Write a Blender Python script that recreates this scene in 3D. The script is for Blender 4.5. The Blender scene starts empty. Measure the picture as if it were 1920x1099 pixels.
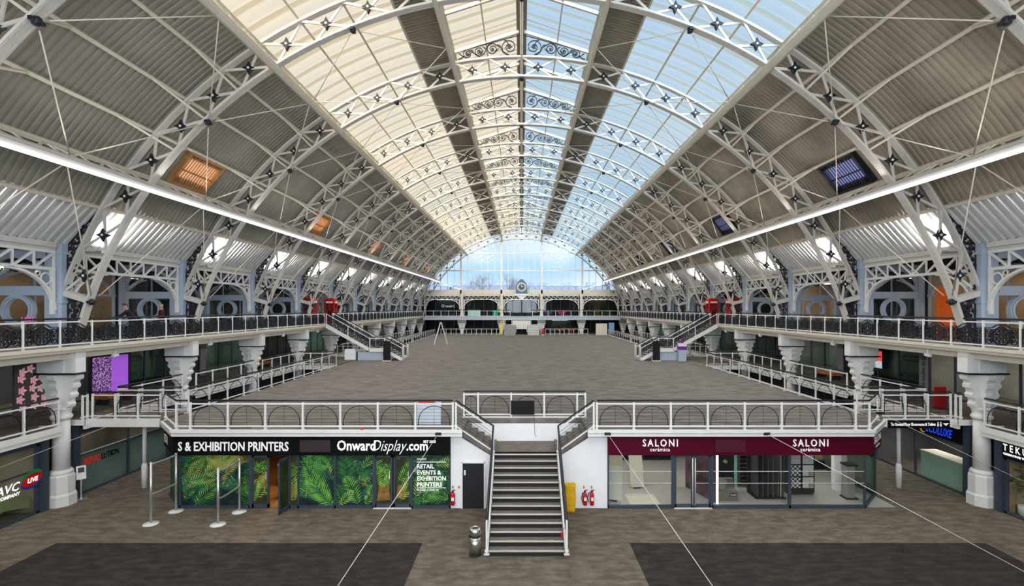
import bpy, math, random
from math import sin, cos, pi, radians, sqrt, atan2
random.seed(7)
SC = bpy.context.scene
COL = SC.collection
# ---------------------------------------------------------------- camera
F, VX, VY, EYE = 940.0, 978.0, 577.5, 8.1
cd = bpy.data.cameras.new('camera'); cam = bpy.data.objects.new('camera', cd); COL.objects.link(cam)
cd.sensor_width = 36.0; cd.lens = F / 1920 * 36
cd.shift_x = (960 - VX) / 1920; cd.shift_y = (VY - 549.5) / 1920
cd.clip_start = 0.1; cd.clip_end = 500
cam.location = (0, 0, EYE); cam.rotation_euler = (pi / 2, 0, 0)
SC.camera = cam
SC.view_settings.view_transform = 'Standard'; SC.view_settings.look = 'None'
SC.view_settings.exposure = 0.0; SC.view_settings.gamma = 1.0; SC.view_settings.use_curve_mapping = False
SC.cycles.max_bounces = 7; SC.cycles.diffuse_bounces = 4; SC.cycles.glossy_bounces = 3
SC.cycles.transparent_max_bounces = 24; SC.cycles.transmission_bounces = 4
SC.cycles.sample_clamp_indirect = 6.0
SC.cycles.caustics_reflective = False; SC.cycles.caustics_refractive = False
# ---------------------------------------------------------------- sky
W = bpy.data.worlds.new('sky'); SC.world = W; W.use_nodes = True
nt = W.node_tree; nt.nodes.clear()
def N(t, **k):
    n = nt.nodes.new(t)
    for a, b in k.items():
        if a.startswith('i_'): n.inputs[a[2:].replace('_', ' ')].default_value = b
        else: setattr(n, a, b)
    return n
out = N('ShaderNodeOutputWorld'); bg = N('ShaderNodeBackground'); bg.inputs['Strength'].default_value = 1.15
tc = N('ShaderNodeTexCoord'); mp = N('ShaderNodeMapping'); mp.inputs['Scale'].default_value = (1.6, 1.6, 5.5)
nz = N('ShaderNodeTexNoise'); nz.inputs['Scale'].default_value = 1.7; nz.inputs['Detail'].default_value = 4
cr = N('ShaderNodeValToRGB'); cr.color_ramp.elements[0].position = 0.38; cr.color_ramp.elements[1].position = 0.62
sx = N('ShaderNodeSeparateXYZ'); g1 = N('ShaderNodeValToRGB'); e = g1.color_ramp.elements
e[0].position = 0.0; e[0].color = (0.70, 0.84, 0.94, 1); e[1].position = 0.3; e[1].color = (0.82, 0.89, 0.97, 1); x_ = e.new(.075); x_.color = (0.46, 0.71, 0.90, 1); x_ = e.new(.14); x_.color = (0.50, 0.72, 0.92, 1)
mx = N('ShaderNodeMixRGB'); mx.inputs['Color2'].default_value = (0.92, 0.94, 0.96, 1)
nt.links.new(tc.outputs['Generated'], mp.inputs['Vector']); nt.links.new(mp.outputs[0], nz.inputs['Vector'])
nt.links.new(nz.outputs['Fac'], cr.inputs[0]); nt.links.new(tc.outputs['Generated'], sx.inputs[0])
nt.links.new(sx.outputs['Z'], g1.inputs[0]); nt.links.new(g1.outputs[0], mx.inputs['Color1'])
nt.links.new(cr.outputs[0], mx.inputs['Fac'])
# extra sky brightness added behind the near end to light the front facades
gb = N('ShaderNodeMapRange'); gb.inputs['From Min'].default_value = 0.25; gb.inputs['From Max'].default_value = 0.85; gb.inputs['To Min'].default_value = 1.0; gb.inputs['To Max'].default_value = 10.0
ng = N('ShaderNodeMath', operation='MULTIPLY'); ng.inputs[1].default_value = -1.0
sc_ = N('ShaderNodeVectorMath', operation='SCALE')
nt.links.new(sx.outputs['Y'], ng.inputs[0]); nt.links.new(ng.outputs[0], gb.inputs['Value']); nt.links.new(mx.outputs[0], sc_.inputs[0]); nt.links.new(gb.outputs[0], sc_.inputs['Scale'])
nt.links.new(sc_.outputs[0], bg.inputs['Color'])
nt.links.new(bg.outputs[0], out.inputs['Surface'])
# ---------------------------------------------------------------- lights of the hall: long lit strips under the side girders, both ways
def area(loc, d, sx_, sy_, power, col=(1, 1, 1), spread=pi):
    l = bpy.data.lights.new('strip_lamp', 'AREA'); l.shape = 'RECTANGLE'; l.size = sx_; l.size_y = sy_
    l.energy = power; l.color = col; l.spread = spread
    o = bpy.data.objects.new('strip_lamp', l); COL.objects.link(o); o.location = loc
    from mathutils import Vector, Matrix
    z = -Vector(d).normalized(); y = Vector((0, 1, 0)); x = y.cross(z)
    o.rotation_euler = Matrix((x, y, z)).transposed().to_euler(); return o
for s_ in (-1, 1):
    area((s_ * 15.05, 49, 12.65), (-s_ * .75, 0, -1), .07, 84, 3600, (1, .98, .95))
    area((s_ * 14.75, 49, 13.35), (-s_ * .9, 0, 1), .07, 84, 500, (1, .95, .88))
# ---------------------------------------------------------------- materials
def mat(name, col, rough=.55, metal=0, var=.06, scale=3.0, emit=None, es=1.0, bump=0, spec=.35):
    m = bpy.data.materials.new(name); m.use_nodes = True; t = m.node_tree; b = t.nodes['Principled BSDF']
    b.inputs['Roughness'].default_value = rough; b.inputs['Metallic'].default_value = metal
    b.inputs['Specular IOR Level'].default_value = spec
    c = (*col, 1)
    if var > 0:
        o = t.nodes.new('ShaderNodeTexCoord'); n = t.nodes.new('ShaderNodeTexNoise'); n.inputs['Scale'].default_value = scale
        n.inputs['Detail'].default_value = 3
        r = t.nodes.new('ShaderNodeValToRGB'); r.color_ramp.elements[0].position = .3; r.color_ramp.elements[1].position = .7
        r.color_ramp.elements[0].color = (*[x * (1 - var) for x in col], 1); r.color_ramp.elements[1].color = (*[min(1, x * (1 + var)) for x in col], 1)
        t.links.new(o.outputs['Object'], n.inputs['Vector']); t.links.new(n.outputs['Fac'], r.inputs[0]); t.links.new(r.outputs[0], b.inputs['Base Color'])
        if bump:
            bp = t.nodes.new('ShaderNodeBump'); bp.inputs['Strength'].default_value = bump
            t.links.new(n.outputs['Fac'], bp.inputs['Height']); t.links.new(bp.outputs[0], b.inputs['Normal'])
    b.inputs['Base Color'].default_value = c
    if emit: b.inputs['Emission Color'].default_value = (*emit, 1); b.inputs['Emission Strength'].default_value = es
    return m
def glass(name, tint, gloss=.07, stripe=None, rough=.02):
    m = bpy.data.materials.new(name); m.use_nodes = True; t = m.node_tree; t.nodes.clear()
    o = t.nodes.new('ShaderNodeOutputMaterial'); tr = t.nodes.new('ShaderNodeBsdfTransparent'); gl = t.nodes.new('ShaderNodeBsdfGlossy')
    mi = t.nodes.new('ShaderNodeMixShader'); mi.inputs[0].default_value = gloss; gl.inputs['Roughness'].default_value = rough
    tr.inputs['Color'].default_value = (*tint, 1)
    if stripe:   # ribbed translucent sheet: bands across the length of the roof
        c = t.nodes.new('ShaderNodeTexCoord'); s = t.nodes.new('ShaderNodeSeparateXYZ'); w = t.nodes.new('ShaderNodeMath'); w.operation = 'MULTIPLY'
        w.inputs[1].default_value = 1 / stripe[1]; fr = t.nodes.new('ShaderNodeMath'); fr.operation = 'FRACT'
        r = t.nodes.new('ShaderNodeValToRGB'); e = r.color_ramp.elements
        e[0].position = 0; e[0].color = (*stripe[0], 1); e[1].position = .95; e[1].color = (*tint, 1)
        x = e.new(.22); x.color = (*stripe[0], 1); x = e.new(.34); x.color = (*tint, 1); x = e.new(.8); x.color = (*[a * .93 for a in tint], 1)
        t.links.new(c.outputs['Object'], s.inputs[0]); t.links.new(s.outputs['Y'], w.inputs[0]); t.links.new(w.outputs[0], fr.inputs[0])
        t.links.new(fr.outputs[0], r.inputs[0]); t.links.new(r.outputs[0], tr.inputs['Color'])
    t.links.new(tr.outputs[0], mi.inputs[1]); t.links.new(gl.outputs[0], mi.inputs[2]); t.links.new(mi.outputs[0], o.inputs[0])
    return m
def carpet(name, c1, c2, c3, tile=.5, streak=1.0):
    m = bpy.data.materials.new(name); m.use_nodes = True; t = m.node_tree; b = t.nodes['Principled BSDF']
    b.inputs['Roughness'].default_value = .95; b.inputs['Specular IOR Level'].default_value = .15
    o = t.nodes.new('ShaderNodeTexCoord'); br = t.nodes.new('ShaderNodeTexBrick')
    br.inputs['Scale'].default_value = 1.0; br.inputs['Brick Width'].default_value = tile; br.inputs['Row Height'].default_value = tile
    br.inputs['Mortar Size'].default_value = .0015; br.offset = 0.0
    br.inputs['Color1'].default_value = (*c1, 1); br.inputs['Color2'].default_value = (*c2, 1); br.inputs['Mortar'].default_value = (*[x * .8 for x in c1], 1)
    mp = t.nodes.new('ShaderNodeMapping'); mp.inputs['Scale'].default_value = (1.3 * streak, 3.2, 1); n = t.nodes.new('ShaderNodeTexNoise')
    n.inputs['Scale'].default_value = 1.3; n.inputs['Detail'].default_value = 5; n.inputs['Roughness'].default_value = .62
    r = t.nodes.new('ShaderNodeValToRGB'); r.color_ramp.elements[0].position = .42; r.color_ramp.elements[1].position = .66
    mx = t.nodes.new('ShaderNodeMixRGB'); mx.inputs['Color2'].default_value = (*c3, 1)
    sc = t.nodes.new('ShaderNodeMath'); sc.operation = 'MULTIPLY'; sc.inputs[1].default_value = .7
    L = t.links.new
    L(o.outputs['Object'], br.inputs['Vector']); L(o.outputs['Object'], mp.inputs['Vector']); L(mp.outputs[0], n.inputs['Vector'])
    L(n.outputs['Fac'], r.inputs[0]); L(r.outputs[0], sc.inputs[0]); L(sc.outputs[0], mx.inputs['Fac']); L(br.outputs['Color'], mx.inputs['Color1']); L(mx.outputs[0], b.inputs['Base Color'])
    return m
M = dict(
    ribw=mat('rib_paint', (.56, .53, .49), .45, var=.05), white=mat('white_paint', (.74, .73, .71), .45, var=.04), cream=mat('cream_paint', (.64, .585, .49), .5, var=.05),
    bluewhite=mat('cool_lit_blue_grey_paint', (.40, .46, .56), .45, var=.04), black=mat('black_metal', (.012, .014, .02), .4),  # bluewhite carries the screens' cool light in its colour
    iron=mat('black_cast_iron', (.010, .012, .018), .45), deck=mat('beige_roof_sheet', (.285, .245, .19), .5, var=.38, scale=.28),
    deckl=mat('grey_roof_sheet', (.265, .25, .21), .5, var=.14, scale=.35), shiny=mat('silver_corrugated_sheet', (.72, .72, .71), .36, .3, var=.08, scale=1.5),
    band=mat('brown_roof_sheet', (.25, .215, .165), .6, var=.08), gutter=mat('gutter_paint', (.60, .58, .54), .5),
    soffit=mat('cream_soffit', (.62, .58, .52), .6), wallw=mat('white_wall_paint', (.80, .80, .82), .6, var=.02),
    walld=mat('dark_grey_wall', (.055, .052, .05), .7), wallg=mat('grey_panel_wall', (.30, .28, .27), .7), fasciab=mat('pale_blue_fascia', (.42, .47, .54), .5),
    slate=mat('slate_blue_frame', (.045, .06, .085), .4), darkceil=mat('dark_ceiling', (.05, .045, .04), .8),
    steel=mat('brushed_steel', (.62, .60, .57), .28, 1.0, var=.1, scale=8), alu=mat('aluminium', (.62, .62, .63), .35, .8),
    maroon=mat('maroon_fascia', (.075, .0012, .013), .6, var=.03, spec=.12), signblack=mat('black_fascia', (.004, .0045, .0045), .6, spec=.1),
    text=mat('white_lettering', (.88, .88, .88), .5, var=0, emit=(1, 1, 1), es=.25), red=mat('red_gloss_paint', (.55, .012, .012), .3, var=.03),
    extred=mat('red_extinguisher_paint', (.55, .01, .015), .3, var=0), yellow=mat('yellow_cloth', (.72, .40, .008), .75, var=.15, scale=5, bump=.4),
    yel=mat('yellow_plastic', (.82, .62, .02), .45), nosing=mat('metal_stair_nosing', (.66, .63, .58), .4, .3), riser=mat('shaded_stair_carpet', (.020, .018, .018), .9),  # riser: stair carpet with the shade on the risers put into its colour
    tyre=mat('dark_rubber', (.015, .015, .015), .6), orange=mat('orange_leather', (.50, .13, .02), .5), purple=mat('purple_plastic', (.16, .02, .28), .45),
    skin=mat('skin', (.50, .27, .19), .55, var=.05), coat=mat('dark_coat', (.012, .012, .016), .8), coat2=mat('maroon_jacket', (.05, .008, .012), .8), jeans=mat('blue_jeans', (.06, .10, .2), .8), hair=mat('brown_hair', (.10, .05, .025), .7), hair2=mat('grey_hair', (.35, .33, .31), .7),
    wood=mat('warm_wood', (.36, .19, .07), .5, var=.2, scale=4), tilebeige=mat('beige_tile_board', (.62, .56, .46), .5, var=.06), shopfloor=mat('grey_shop_floor', (.42, .405, .375), .35, var=.06),
    leafd=mat('dark_leaf', (.02, .08, .02), .6), potw=mat('white_pot', (.7, .72, .7), .4),
    lamp=mat('lamp_glow', (1, 1, 1), .5, var=0, emit=(1, .97, .92), es=7), lampwarm=mat('warm_lamp_glow', (1, .9, .7), .5, var=0, emit=(1, .78, .52), es=7),
    lampshop=mat('shop_lamp_glow', (1, 1, 1), .5, var=0, emit=(1, .96, .90), es=32), lampamber=mat('amber_lamp_glow', (1, .8, .5), .5, var=0, emit=(1, .58, .22), es=26), edge=mat('edge_light_glow', (1, 1, 1), .5, var=0, emit=(1, .95, .88), es=1.6),
    led=mat('led_glow', (1, 1, 1), .5, var=0, emit=(.85, .92, 1), es=1.3),
    screen=mat('black_screen', (.012, .010, .010), .25), clear=glass('clear_glass', (.93, .95, .94), .045), clearg=glass('green_tinted_glass', (.72, .86, .80), .06),
    dark=glass('dark_glass', (.55, .58, .60), .03),
    carpet=carpet('grey_brown_carpet', (.105, .086, .066), (.137, .114, .089), (.235, .198, .156)),
    carpetd=carpet('dark_carpet', (.026, .021, .020), (.036, .030, .029), (.066, .056, .053)),
    carpetp=carpet('platform_carpet', (.118, .105, .094), (.150, .135, .122), (.265, .24, .22), tile=.5, streak=.6),
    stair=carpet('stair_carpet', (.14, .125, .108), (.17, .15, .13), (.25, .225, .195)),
    gl_l=glass('cream_sunglow_skylight', (.93, .80, .62), .03, ((.70, .56, .37), 1.05)), gl_r=glass('blue_skyglow_skylight', (.54, .68, .80), .03, ((.50, .57, .54), 1.05)),  # cream sun glow and blue sky light put into the sheet tints
    gl_gable=glass('gable_glass', (.93, .97, 1.0), .04), gl_o=glass('amber_roof_glass', (.85, .50, .33), .03), gl_p=glass('violet_roof_glass', (.42, .40, .75), .03),
)
# ---------------------------------------------------------------- mesh helpers
def V3(a, b, k=1.0): return (a[0] + b[0] * k, a[1] + b[1] * k, a[2] + b[2] * k)
def sub(a, b): return (a[0] - b[0], a[1] - b[1], a[2] - b[2])
def crs(a, b): return (a[1] * b[2] - a[2] * b[1], a[2] * b[0] - a[0] * b[2], a[0] * b[1] - a[1] * b[0])
def nrm(a):
    l = sqrt(a[0] ** 2 + a[1] ** 2 + a[2] ** 2) or 1; return (a[0] / l, a[1] / l, a[2] / l)
class MB:
    def __init__(s): s.v = []; s.f = []; s.m = []; s.k = 0; s.sm = []
    def face(s, idx, smooth=False): s.f.append(tuple(idx)); s.m.append(s.k); s.sm.append(smooth)
    def poly(s, pts):
        b = len(s.v); s.v += [tuple(p) for p in pts]; s.face(range(b, b + len(pts))); return s
    def box(s, a, b):
        x0, y0, z0 = a; x1, y1, z1 = b; x0, x1 = min(x0, x1), max(x0, x1); y0, y1 = min(y0, y1), max(y0, y1); z0, z1 = min(z0, z1), max(z0, z1)
        n = len(s.v); s.v += [(x0, y0, z0), (x1, y0, z0), (x1, y1, z0), (x0, y1, z0), (x0, y0, z1), (x1, y0, z1), (x1, y1, z1), (x0, y1, z1)]
        for q in ((0, 3, 2, 1), (4, 5, 6, 7), (0, 1, 5, 4), (1, 2, 6, 5), (2, 3, 7, 6), (3, 0, 4, 7)): s.face([n + i for i in q])
        return s
    def bar(s, p, q, w, h, up=(0, 0, 1)):     # w across, h along up
        d = nrm(sub(q, p)); x = crs(d, up)
        if abs(x[0]) + abs(x[1]) + abs(x[2]) < 1e-5: x = crs(d, (0, 1, 0))
        x = nrm(x); u = crs(x, d); n = len(s.v)
        for c in (p, q):
            for a, b in ((-1, -1), (1, -1), (1, 1), (-1, 1)): s.v.append(V3(V3(c, x, a * w / 2), u, b * h / 2))
        for f in ((0, 1, 2, 3), (7, 6, 5, 4), (0, 4, 5, 1), (1, 5, 6, 2), (2, 6, 7, 3), (3, 7, 4, 0)): s.face([n + i for i in f])
        return s
    def sweep(s, path, rect, closed=False):  # path of (point, axis_u, axis_v); rect w,h
        w, h = rect; n = len(s.v)
        for p, u, v in path:
            for a, b in ((-1, -1), (1, -1), (1, 1), (-1, 1)): s.v.append(V3(V3(p, u, a * w / 2), v, b * h / 2))
        k = len(path)
        for i in range(k if closed else k - 1):
            a = n + 4 * i; b = n + 4 * ((i + 1) % k)
            for j in range(4): s.face([a + j, a + (j + 1) % 4, b + (j + 1) % 4, b + j])
        if not closed: s.face([n + 3, n + 2, n + 1, n]); s.face([n + 4 * k - 4 + i for i in range(4)])
        return s
    def tube(s, pts, r, n=6, closed=False, rs=None):
        k = len(pts); b = len(s.v); prev = None
        for i, p in enumerate(pts):
            if closed: d = sub(pts[(i + 1) % k], pts[i - 1])
            else: d = sub(pts[min(i + 1, k - 1)], pts[max(i - 1, 0)])
            d = nrm(d)
            if prev is None:
                x = crs(d, (0, 0, 1)); x = nrm(x) if abs(x[0]) + abs(x[1]) + abs(x[2]) > 1e-3 else nrm(crs(d, (0, 1, 0)))
            else:
                t = prev[0] * d[0] + prev[1] * d[1] + prev[2] * d[2]; x = nrm(V3(prev, d, -t))
            prev = x; y = crs(d, x); rr = rs[i] if rs else r
            for j in range(n):
                a = 2 * pi * j / n; s.v.append(V3(V3(p, x, rr * cos(a)), y, rr * sin(a)))
        for i in range(k if closed else k - 1):
            for j in range(n):
                a0 = b + i * n; a1 = b + ((i + 1) % k) * n
                s.face([a0 + j, a0 + (j + 1) % n, a1 + (j + 1) % n, a1 + j], n > 4)
        if not closed: s.face([b + j for j in reversed(range(n))]); s.face([b + (k - 1) * n + j for j in range(n)])
        return s
    def lathe(s, prof, c=(0, 0, 0), n=20, smooth=True, ph=0):
        b = len(s.v)
        for r, z in prof:
            for j in range(n):
                a = 2 * pi * j / n + ph; s.v.append((c[0] + r * cos(a), c[1] + r * sin(a), c[2] + z))
        for i in range(len(prof) - 1):
            for j in range(n): s.face([b + i * n + j, b + i * n + (j + 1) % n, b + (i + 1) * n + (j + 1) % n, b + (i + 1) * n + j], smooth)
        s.face([b + j for j in reversed(range(n))]); s.face([b + (len(prof) - 1) * n + j for j in range(n)])
        return s
    def prism(s, pts, o, u, v, d):          # outline in plane (u,v) at o, thickness along u x v
        w = nrm(crs(u, v)); n = len(s.v); k = len(pts)
        for t in (-d / 2, d / 2):
            for a, b in pts: s.v.append(V3(V3(V3(o, u, a), v, b), w, t))
        s.face([n + i for i in reversed(range(k))]); s.face([n + k + i for i in range(k)])
        for i in range(k): s.face([n + i, n + (i + 1) % k, n + k + (i + 1) % k, n + k + i])
        return s
    def flat(s, pts2, o, u, v, w, d):       # polyline as flat bar: w in-plane width, d depth
        nn = nrm(crs(u, v)); P = []
        for i, (a, b) in enumerate(pts2):
            a0, b0 = pts2[max(i - 1, 0)]; a1, b1 = pts2[min(i + 1, len(pts2) - 1)]
            if pts2[0] == pts2[-1] and i in (0, len(pts2) - 1): a0, b0 = pts2[-2]; a1, b1 = pts2[1]
            l = sqrt((a1 - a0) ** 2 + (b1 - b0) ** 2) or 1
            m = (-(b1 - b0) / l, (a1 - a0) / l)
            P.append((V3(V3(o, u, a), v, b), V3(V3((0, 0, 0), u, m[0]), v, m[1]), nn))
        return s.sweep(P, (w, d))
    def build(s, name, mt, parent=None, flip=False, loc=None):
        v = [(-x, y, z) for x, y, z in s.v] if flip else s.v
        f = [tuple(reversed(q)) for q in s.f] if flip else s.f
        me = bpy.data.meshes.new(name); me.from_pydata(v, [], f)
        for x in (mt if isinstance(mt, (list, tuple)) else [mt]): me.materials.append(M[x] if isinstance(x, str) else x)
        if any(s.m): me.polygons.foreach_set('material_index', s.m)
        if any(s.sm): me.polygons.foreach_set('use_smooth', s.sm)
        me.update()
        o = bpy.data.objects.new(name, me); COL.objects.link(o)
        if parent: o.parent = parent
        if loc: o.location = loc
        return o
def tag(o, label, cat, group=None):
    o['label'] = label; o['category'] = cat
    if group: o['group'] = group
    return o
def thing(name, label, cat, loc=(0, 0, 0), group=None, rz=0):
    o = bpy.data.objects.new(name, None); o.empty_display_size = .2; COL.objects.link(o); o.location = loc; o.rotation_euler = (0, 0, rz)
    return tag(o, label, cat, group)
def struct(o): o['kind'] = 'structure'; return o
def put(ob, parent, loc=(0, 0, 0), rz=0):        # another object with the same mesh, as a part
    c = ob.copy(); COL.objects.link(c); c.parent = parent; c.location = loc; c.rotation_euler = (0, 0, rz); return c
def inst(root, loc, label, rz=None):
    c = root.copy(); COL.objects.link(c); c.location = loc; c['label'] = label
    if rz is not None: c.rotation_euler = (0, 0, rz)
    def rec(a, b):
        for ch in list(a.children):
            d = ch.copy(); COL.objects.link(d); d.parent = b; rec(ch, d)
    rec(root, c); return c
ORD = ['first', 'second', 'third', 'fourth', 'fifth', 'sixth', 'seventh', 'eighth', 'ninth', 'tenth', 'eleventh', 'twelfth', 'thirteenth']
SIDE = {-1: 'left', 1: 'right'}
def txt(s, size, parent, mt, o, u=(1, 0, 0), v=(0, 0, 1), d=.02, align='LEFT', name='lettering', shear=0, sp=1.0, xs=1.0, bold=0):
    c = bpy.data.curves.new('t', 'FONT'); c.body = s; c.size = size; c.extrude = d; c.align_x = align; c.shear = shear; c.space_character = sp; c.offset = bold
    c.resolution_u = 2
    t = bpy.data.objects.new('t', c); COL.objects.link(t); bpy.context.view_layer.update()
    dg = bpy.context.evaluated_depsgraph_get(); me = bpy.data.meshes.new_from_object(t.evaluated_get(dg)); bpy.data.objects.remove(t); bpy.data.curves.remove(c)
    w = nrm(crs(u, v)); n = len(me.vertices); co = [0.0] * 3 * n; me.vertices.foreach_get('co', co)
    for i in range(n):
        x, y, z = co[3 * i:3 * i + 3]; co[3 * i:3 * i + 3] = V3(V3(V3(o, u, x * xs), v, y), w, z)
    me.vertices.foreach_set('co', co); me.materials.clear(); me.materials.append(M[mt] if isinstance(mt, str) else mt)
    me.name = name; ob = bpy.data.objects.new(name, me); COL.objects.link(ob)
    if parent: ob.parent = parent
    me.update(); return ob
# ---------------------------------------------------------------- hall geometry
XB = 18.5
ZC, R1, R2, DA, BAY, Y1 = 2.1, 18.92, 20.02, 5.43, 7.32, 20.7
ZP, ZM, ZG = 3.26, 3.32, 6.52               # platform, middle balcony, upper gallery floors
XC, XW, XG, XP = 19.0, 22.5, 18.1, 15.35    # column line, back wall line, gallery edge, platform edge
YN, YE = -3.0, 93.9                          # near end of the shell, gable plane
def A(R, a): return (R * sin(radians(a)), ZC + R * cos(radians(a)))
def Yk(k): return Y1 + BAY * k
# ================================================================ the setting
struct(MB().box((-26, YN, -.3), (26, 99, 0)).build('floor', 'carpet'))
for s, xa, xb in ((-1, -16.0, -3.42), (1, 3.72, 15.95)):
    tag(MB().box((xa, 8, 0), (xb, 17.25, .012)).build('carpet', 'carpetd'), 'dark carpet area on the ground floor %s of the stair foot' % SIDE[s], 'carpet')
# raised platform in the middle: carpeted slab with white edge
def outline():
    return [(-13.85, 19.9), (-2.35, 19.9), (-2.35, 22.1), (2.62, 22.1), (2.62, 19.9), (13.95, 19.9), (15.5, 21.5), (15.5, 91), (-15.5, 91), (-15.4, 21.5)]
m = MB(); m.prism([(x, y) for x, y in outline()], (0, 0, ZP - .12), (1, 0, 0), (0, 1, 0), .24)
pf = struct(m.build('floor_platform', 'carpetp'))
m = MB(); pts = outline()
for i in (0, 4, 5, 6, 8, 9):
    a, b = pts[i], pts[(i + 1) % len(pts)]
    if i == 8: continue
    d = nrm((b[0] - a[0], b[1] - a[1], 0)); nn = (d[1], -d[0], 0)
    m.bar(V3((a[0], a[1], ZP - .05), nn, .05), V3((b[0], b[1], ZP - .05), nn, .05), .10, .13)
    m.bar(V3((a[0], a[1], ZP - .2), nn, .02), V3((b[0], b[1], ZP - .2), nn, .02), .06, .12)
struct(m.build('trim_1', 'white', loc=None))
# balconies and galleries
for s in (-1, 1):
    n = SIDE[s]
    m = MB().box((19.36, YN, ZM - .22), (26, 97, ZM)); e = MB()
    for k in range(-3, 10):      # the slab is notched around each column
        ya, yb = Yk(k) + .56, Yk(k + 1) - .56
        m.box((XB, ya, ZM - .22), (19.36, yb, ZM)); e.box((XB - .06, ya - .04, ZM - .2), (XB, yb + .04, ZM + .03)).box((XB - .02, ya, ZM - .36), (XB + .1, yb, ZM - .2))
        for y in (ya, yb): e.box((XB - .03, y - .04, ZM - .2), (19.36, y + .04, ZM + .03))
    struct(m.build('floor_%s_balcony' % n, 'carpet', flip=s < 0))
    struct(e.build('trim_%s_balcony' % n, 'white', flip=s < 0))
    struct(MB().box((XG + .08, YN, ZG - .25), (26, 98, ZG)).build('floor_%s_gallery' % n, 'soffit', flip=s < 0))
    m = MB().box((XG - .08, YN, ZG - .1), (XG + .08, 98, ZG + .03)).box((XG, YN, ZG - .22), (XG + .1, 98, ZG - .1)).box((XG + .35, YN, ZG - .5), (XG + .45, 98, ZG - .25))
    struct(m.build('trim_%s_gallery' % n, 'cream', flip=s < 0))
    struct(MB().box((26, YN, 0), (26.3, 99, 11.2)).build('wall_%s' % n, 'walld', flip=s < 0))
    struct(MB().box((19.0, YN, 10.95), (26, 99, 11.15)).build('ceiling_%s_gallery' % n, 'darkceil', flip=s < 0))
# roof sheets: ribs run up the slope
def sheet(a0, a1, R, y0, y1, pitch, dep, nseg, holes=(), straight=None):
    m = MB(); ys = []; y = y0
    while y < y1:
        ys += [(y, 0), (y + pitch * .42, 0), (y + pitch * .5, dep), (y + pitch * .92, dep)]; y += pitch
    aa = sorted(set([a0 + (a1 - a0) * i / nseg for i in range(nseg + 1)] + ([50.0, 53.0] if holes else [])))
    for yy, d in ys:
        for t in (aa if not straight else [0, 1]):
            if straight:
                (xa, za), (xb, zb) = straight; L = sqrt((xb - xa) ** 2 + (zb - za) ** 2); nx, nz = -(zb - za) / L, (xb - xa) / L
                m.v.append((xa + (xb - xa) * t + nx * d, yy, za + (zb - za) * t + nz * d))
            else: x, z = A(R + d, t); m.v.append((x, yy, z))
    k = 2 if straight else len(aa)
    for i in range(len(ys) - 1):
        for j in range(k - 1):
            if holes and 49.9 < aa[j] < 52.9 and any(abs((ys[i][0] + ys[i + 1][0]) / 2 - h) < 1.2 for h in holes): continue
            m.face([i * k + j, i * k + j + 1, (i + 1) * k + j + 1, (i + 1) * k + j])
    return m
HOLES = [Yk(.5 + 2 * i) for i in range(-1, 5)]
for s in (-1, 1):
    n = SIDE[s]; dk = 'deckl' if s < 0 else 'deck'
    struct(sheet(6 * DA, 11 * DA, 20.25, YN, YE + .3, .27, .05, 12, HOLES).build('ceiling_%s_slope' % n, dk, flip=s < 0))
    struct(sheet(2 * DA, 3 * DA, 20.3, YN, YE + .3, .24, .04, 3).build('ceiling_%s_band' % n, 'band', flip=s < 0))
    p, q = A(20.25, 10.95 * DA), (18.95, 10.75)
    struct(sheet(0, 0, 0, YN, YE + .3, .36, .085, 1, straight=(p, q)).build('ceiling_%s_eaves' % n, 'shiny', flip=s < 0))
    # skylight strips
    m = MB(); aa = [3 * DA + 3 * DA * i / 9 for i in range(10)]
    for a in aa: x, z = A(20.32, a); m.v += [(x, YN, z), (x, YE + .3, z)]
    for i in range(9): m.face([2 * i, 2 * i + 1, 2 * i + 3, 2 * i + 2])
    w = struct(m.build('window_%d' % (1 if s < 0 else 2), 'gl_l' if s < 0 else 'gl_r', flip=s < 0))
    m = MB().poly([(3.78, YN, 22.5), (3.78, YE + .3, 22.5), (0, YE + .3, 23.72), (0, YN, 23.72)])
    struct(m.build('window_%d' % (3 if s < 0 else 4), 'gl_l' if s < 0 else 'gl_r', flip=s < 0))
    struct(MB().box((3.74, YN, 21.75), (3.86, YE + .3, 22.56)).build('trim_%s_lantern' % n, 'band', flip=s < 0))
# gable glazing and its bars, at the far end
def gable(yp, name, tname):
    arc = [A(20.3, -64 + 128 * i / 48) for i in range(49)]
    pts = [(x, z) for x, z in arc if z > 11.45]
    struct(MB().poly([(pts[0][0], yp, 11.45)] + [(x, yp, z) for x, z in pts] + [(pts[-1][0], yp, 11.45)]).build(name, 'gl_gable'))
    m = MB()
    for i in range(-13, 14):
        x = i * 1.267
        if abs(x) > 17.2: continue
        top = ZC + sqrt(20.2 ** 2 - x * x); big = (i - 3) % 6 == 0
        m.box((x - (.16 if big else .04), yp - (.3 if big else .12), 10.5 if big else 11.45), (x + (.16 if big else .04), yp - .02, top))
    for z, h in ((18.4, .1), (15.1, .1)):
        xm = sqrt(20.2 ** 2 - (z - ZC) ** 2); m.box((-xm, yp - .16, z - h), (xm, yp - .02, z + h))
    struct(m.build(tname, 'white'))
    m = MB()
    for i in range(-14, 15): m.box((i * 1.267 - .09, yp - .05, 11.5), (i * 1.267 + .09, yp - .02, 12.0))
    m.box((-17.5, yp - .06, 12.12), (17.5, yp - .03, 12.17))
    struct(m.build(tname + '_posts', 'slate'))
gable(94.3, 'window_5', 'trim_2')
struct(MB().box((-19, 94.0, 10.5), (19, 94.4, 11.5)).build('wall_gable_sill', 'cream'))
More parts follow.
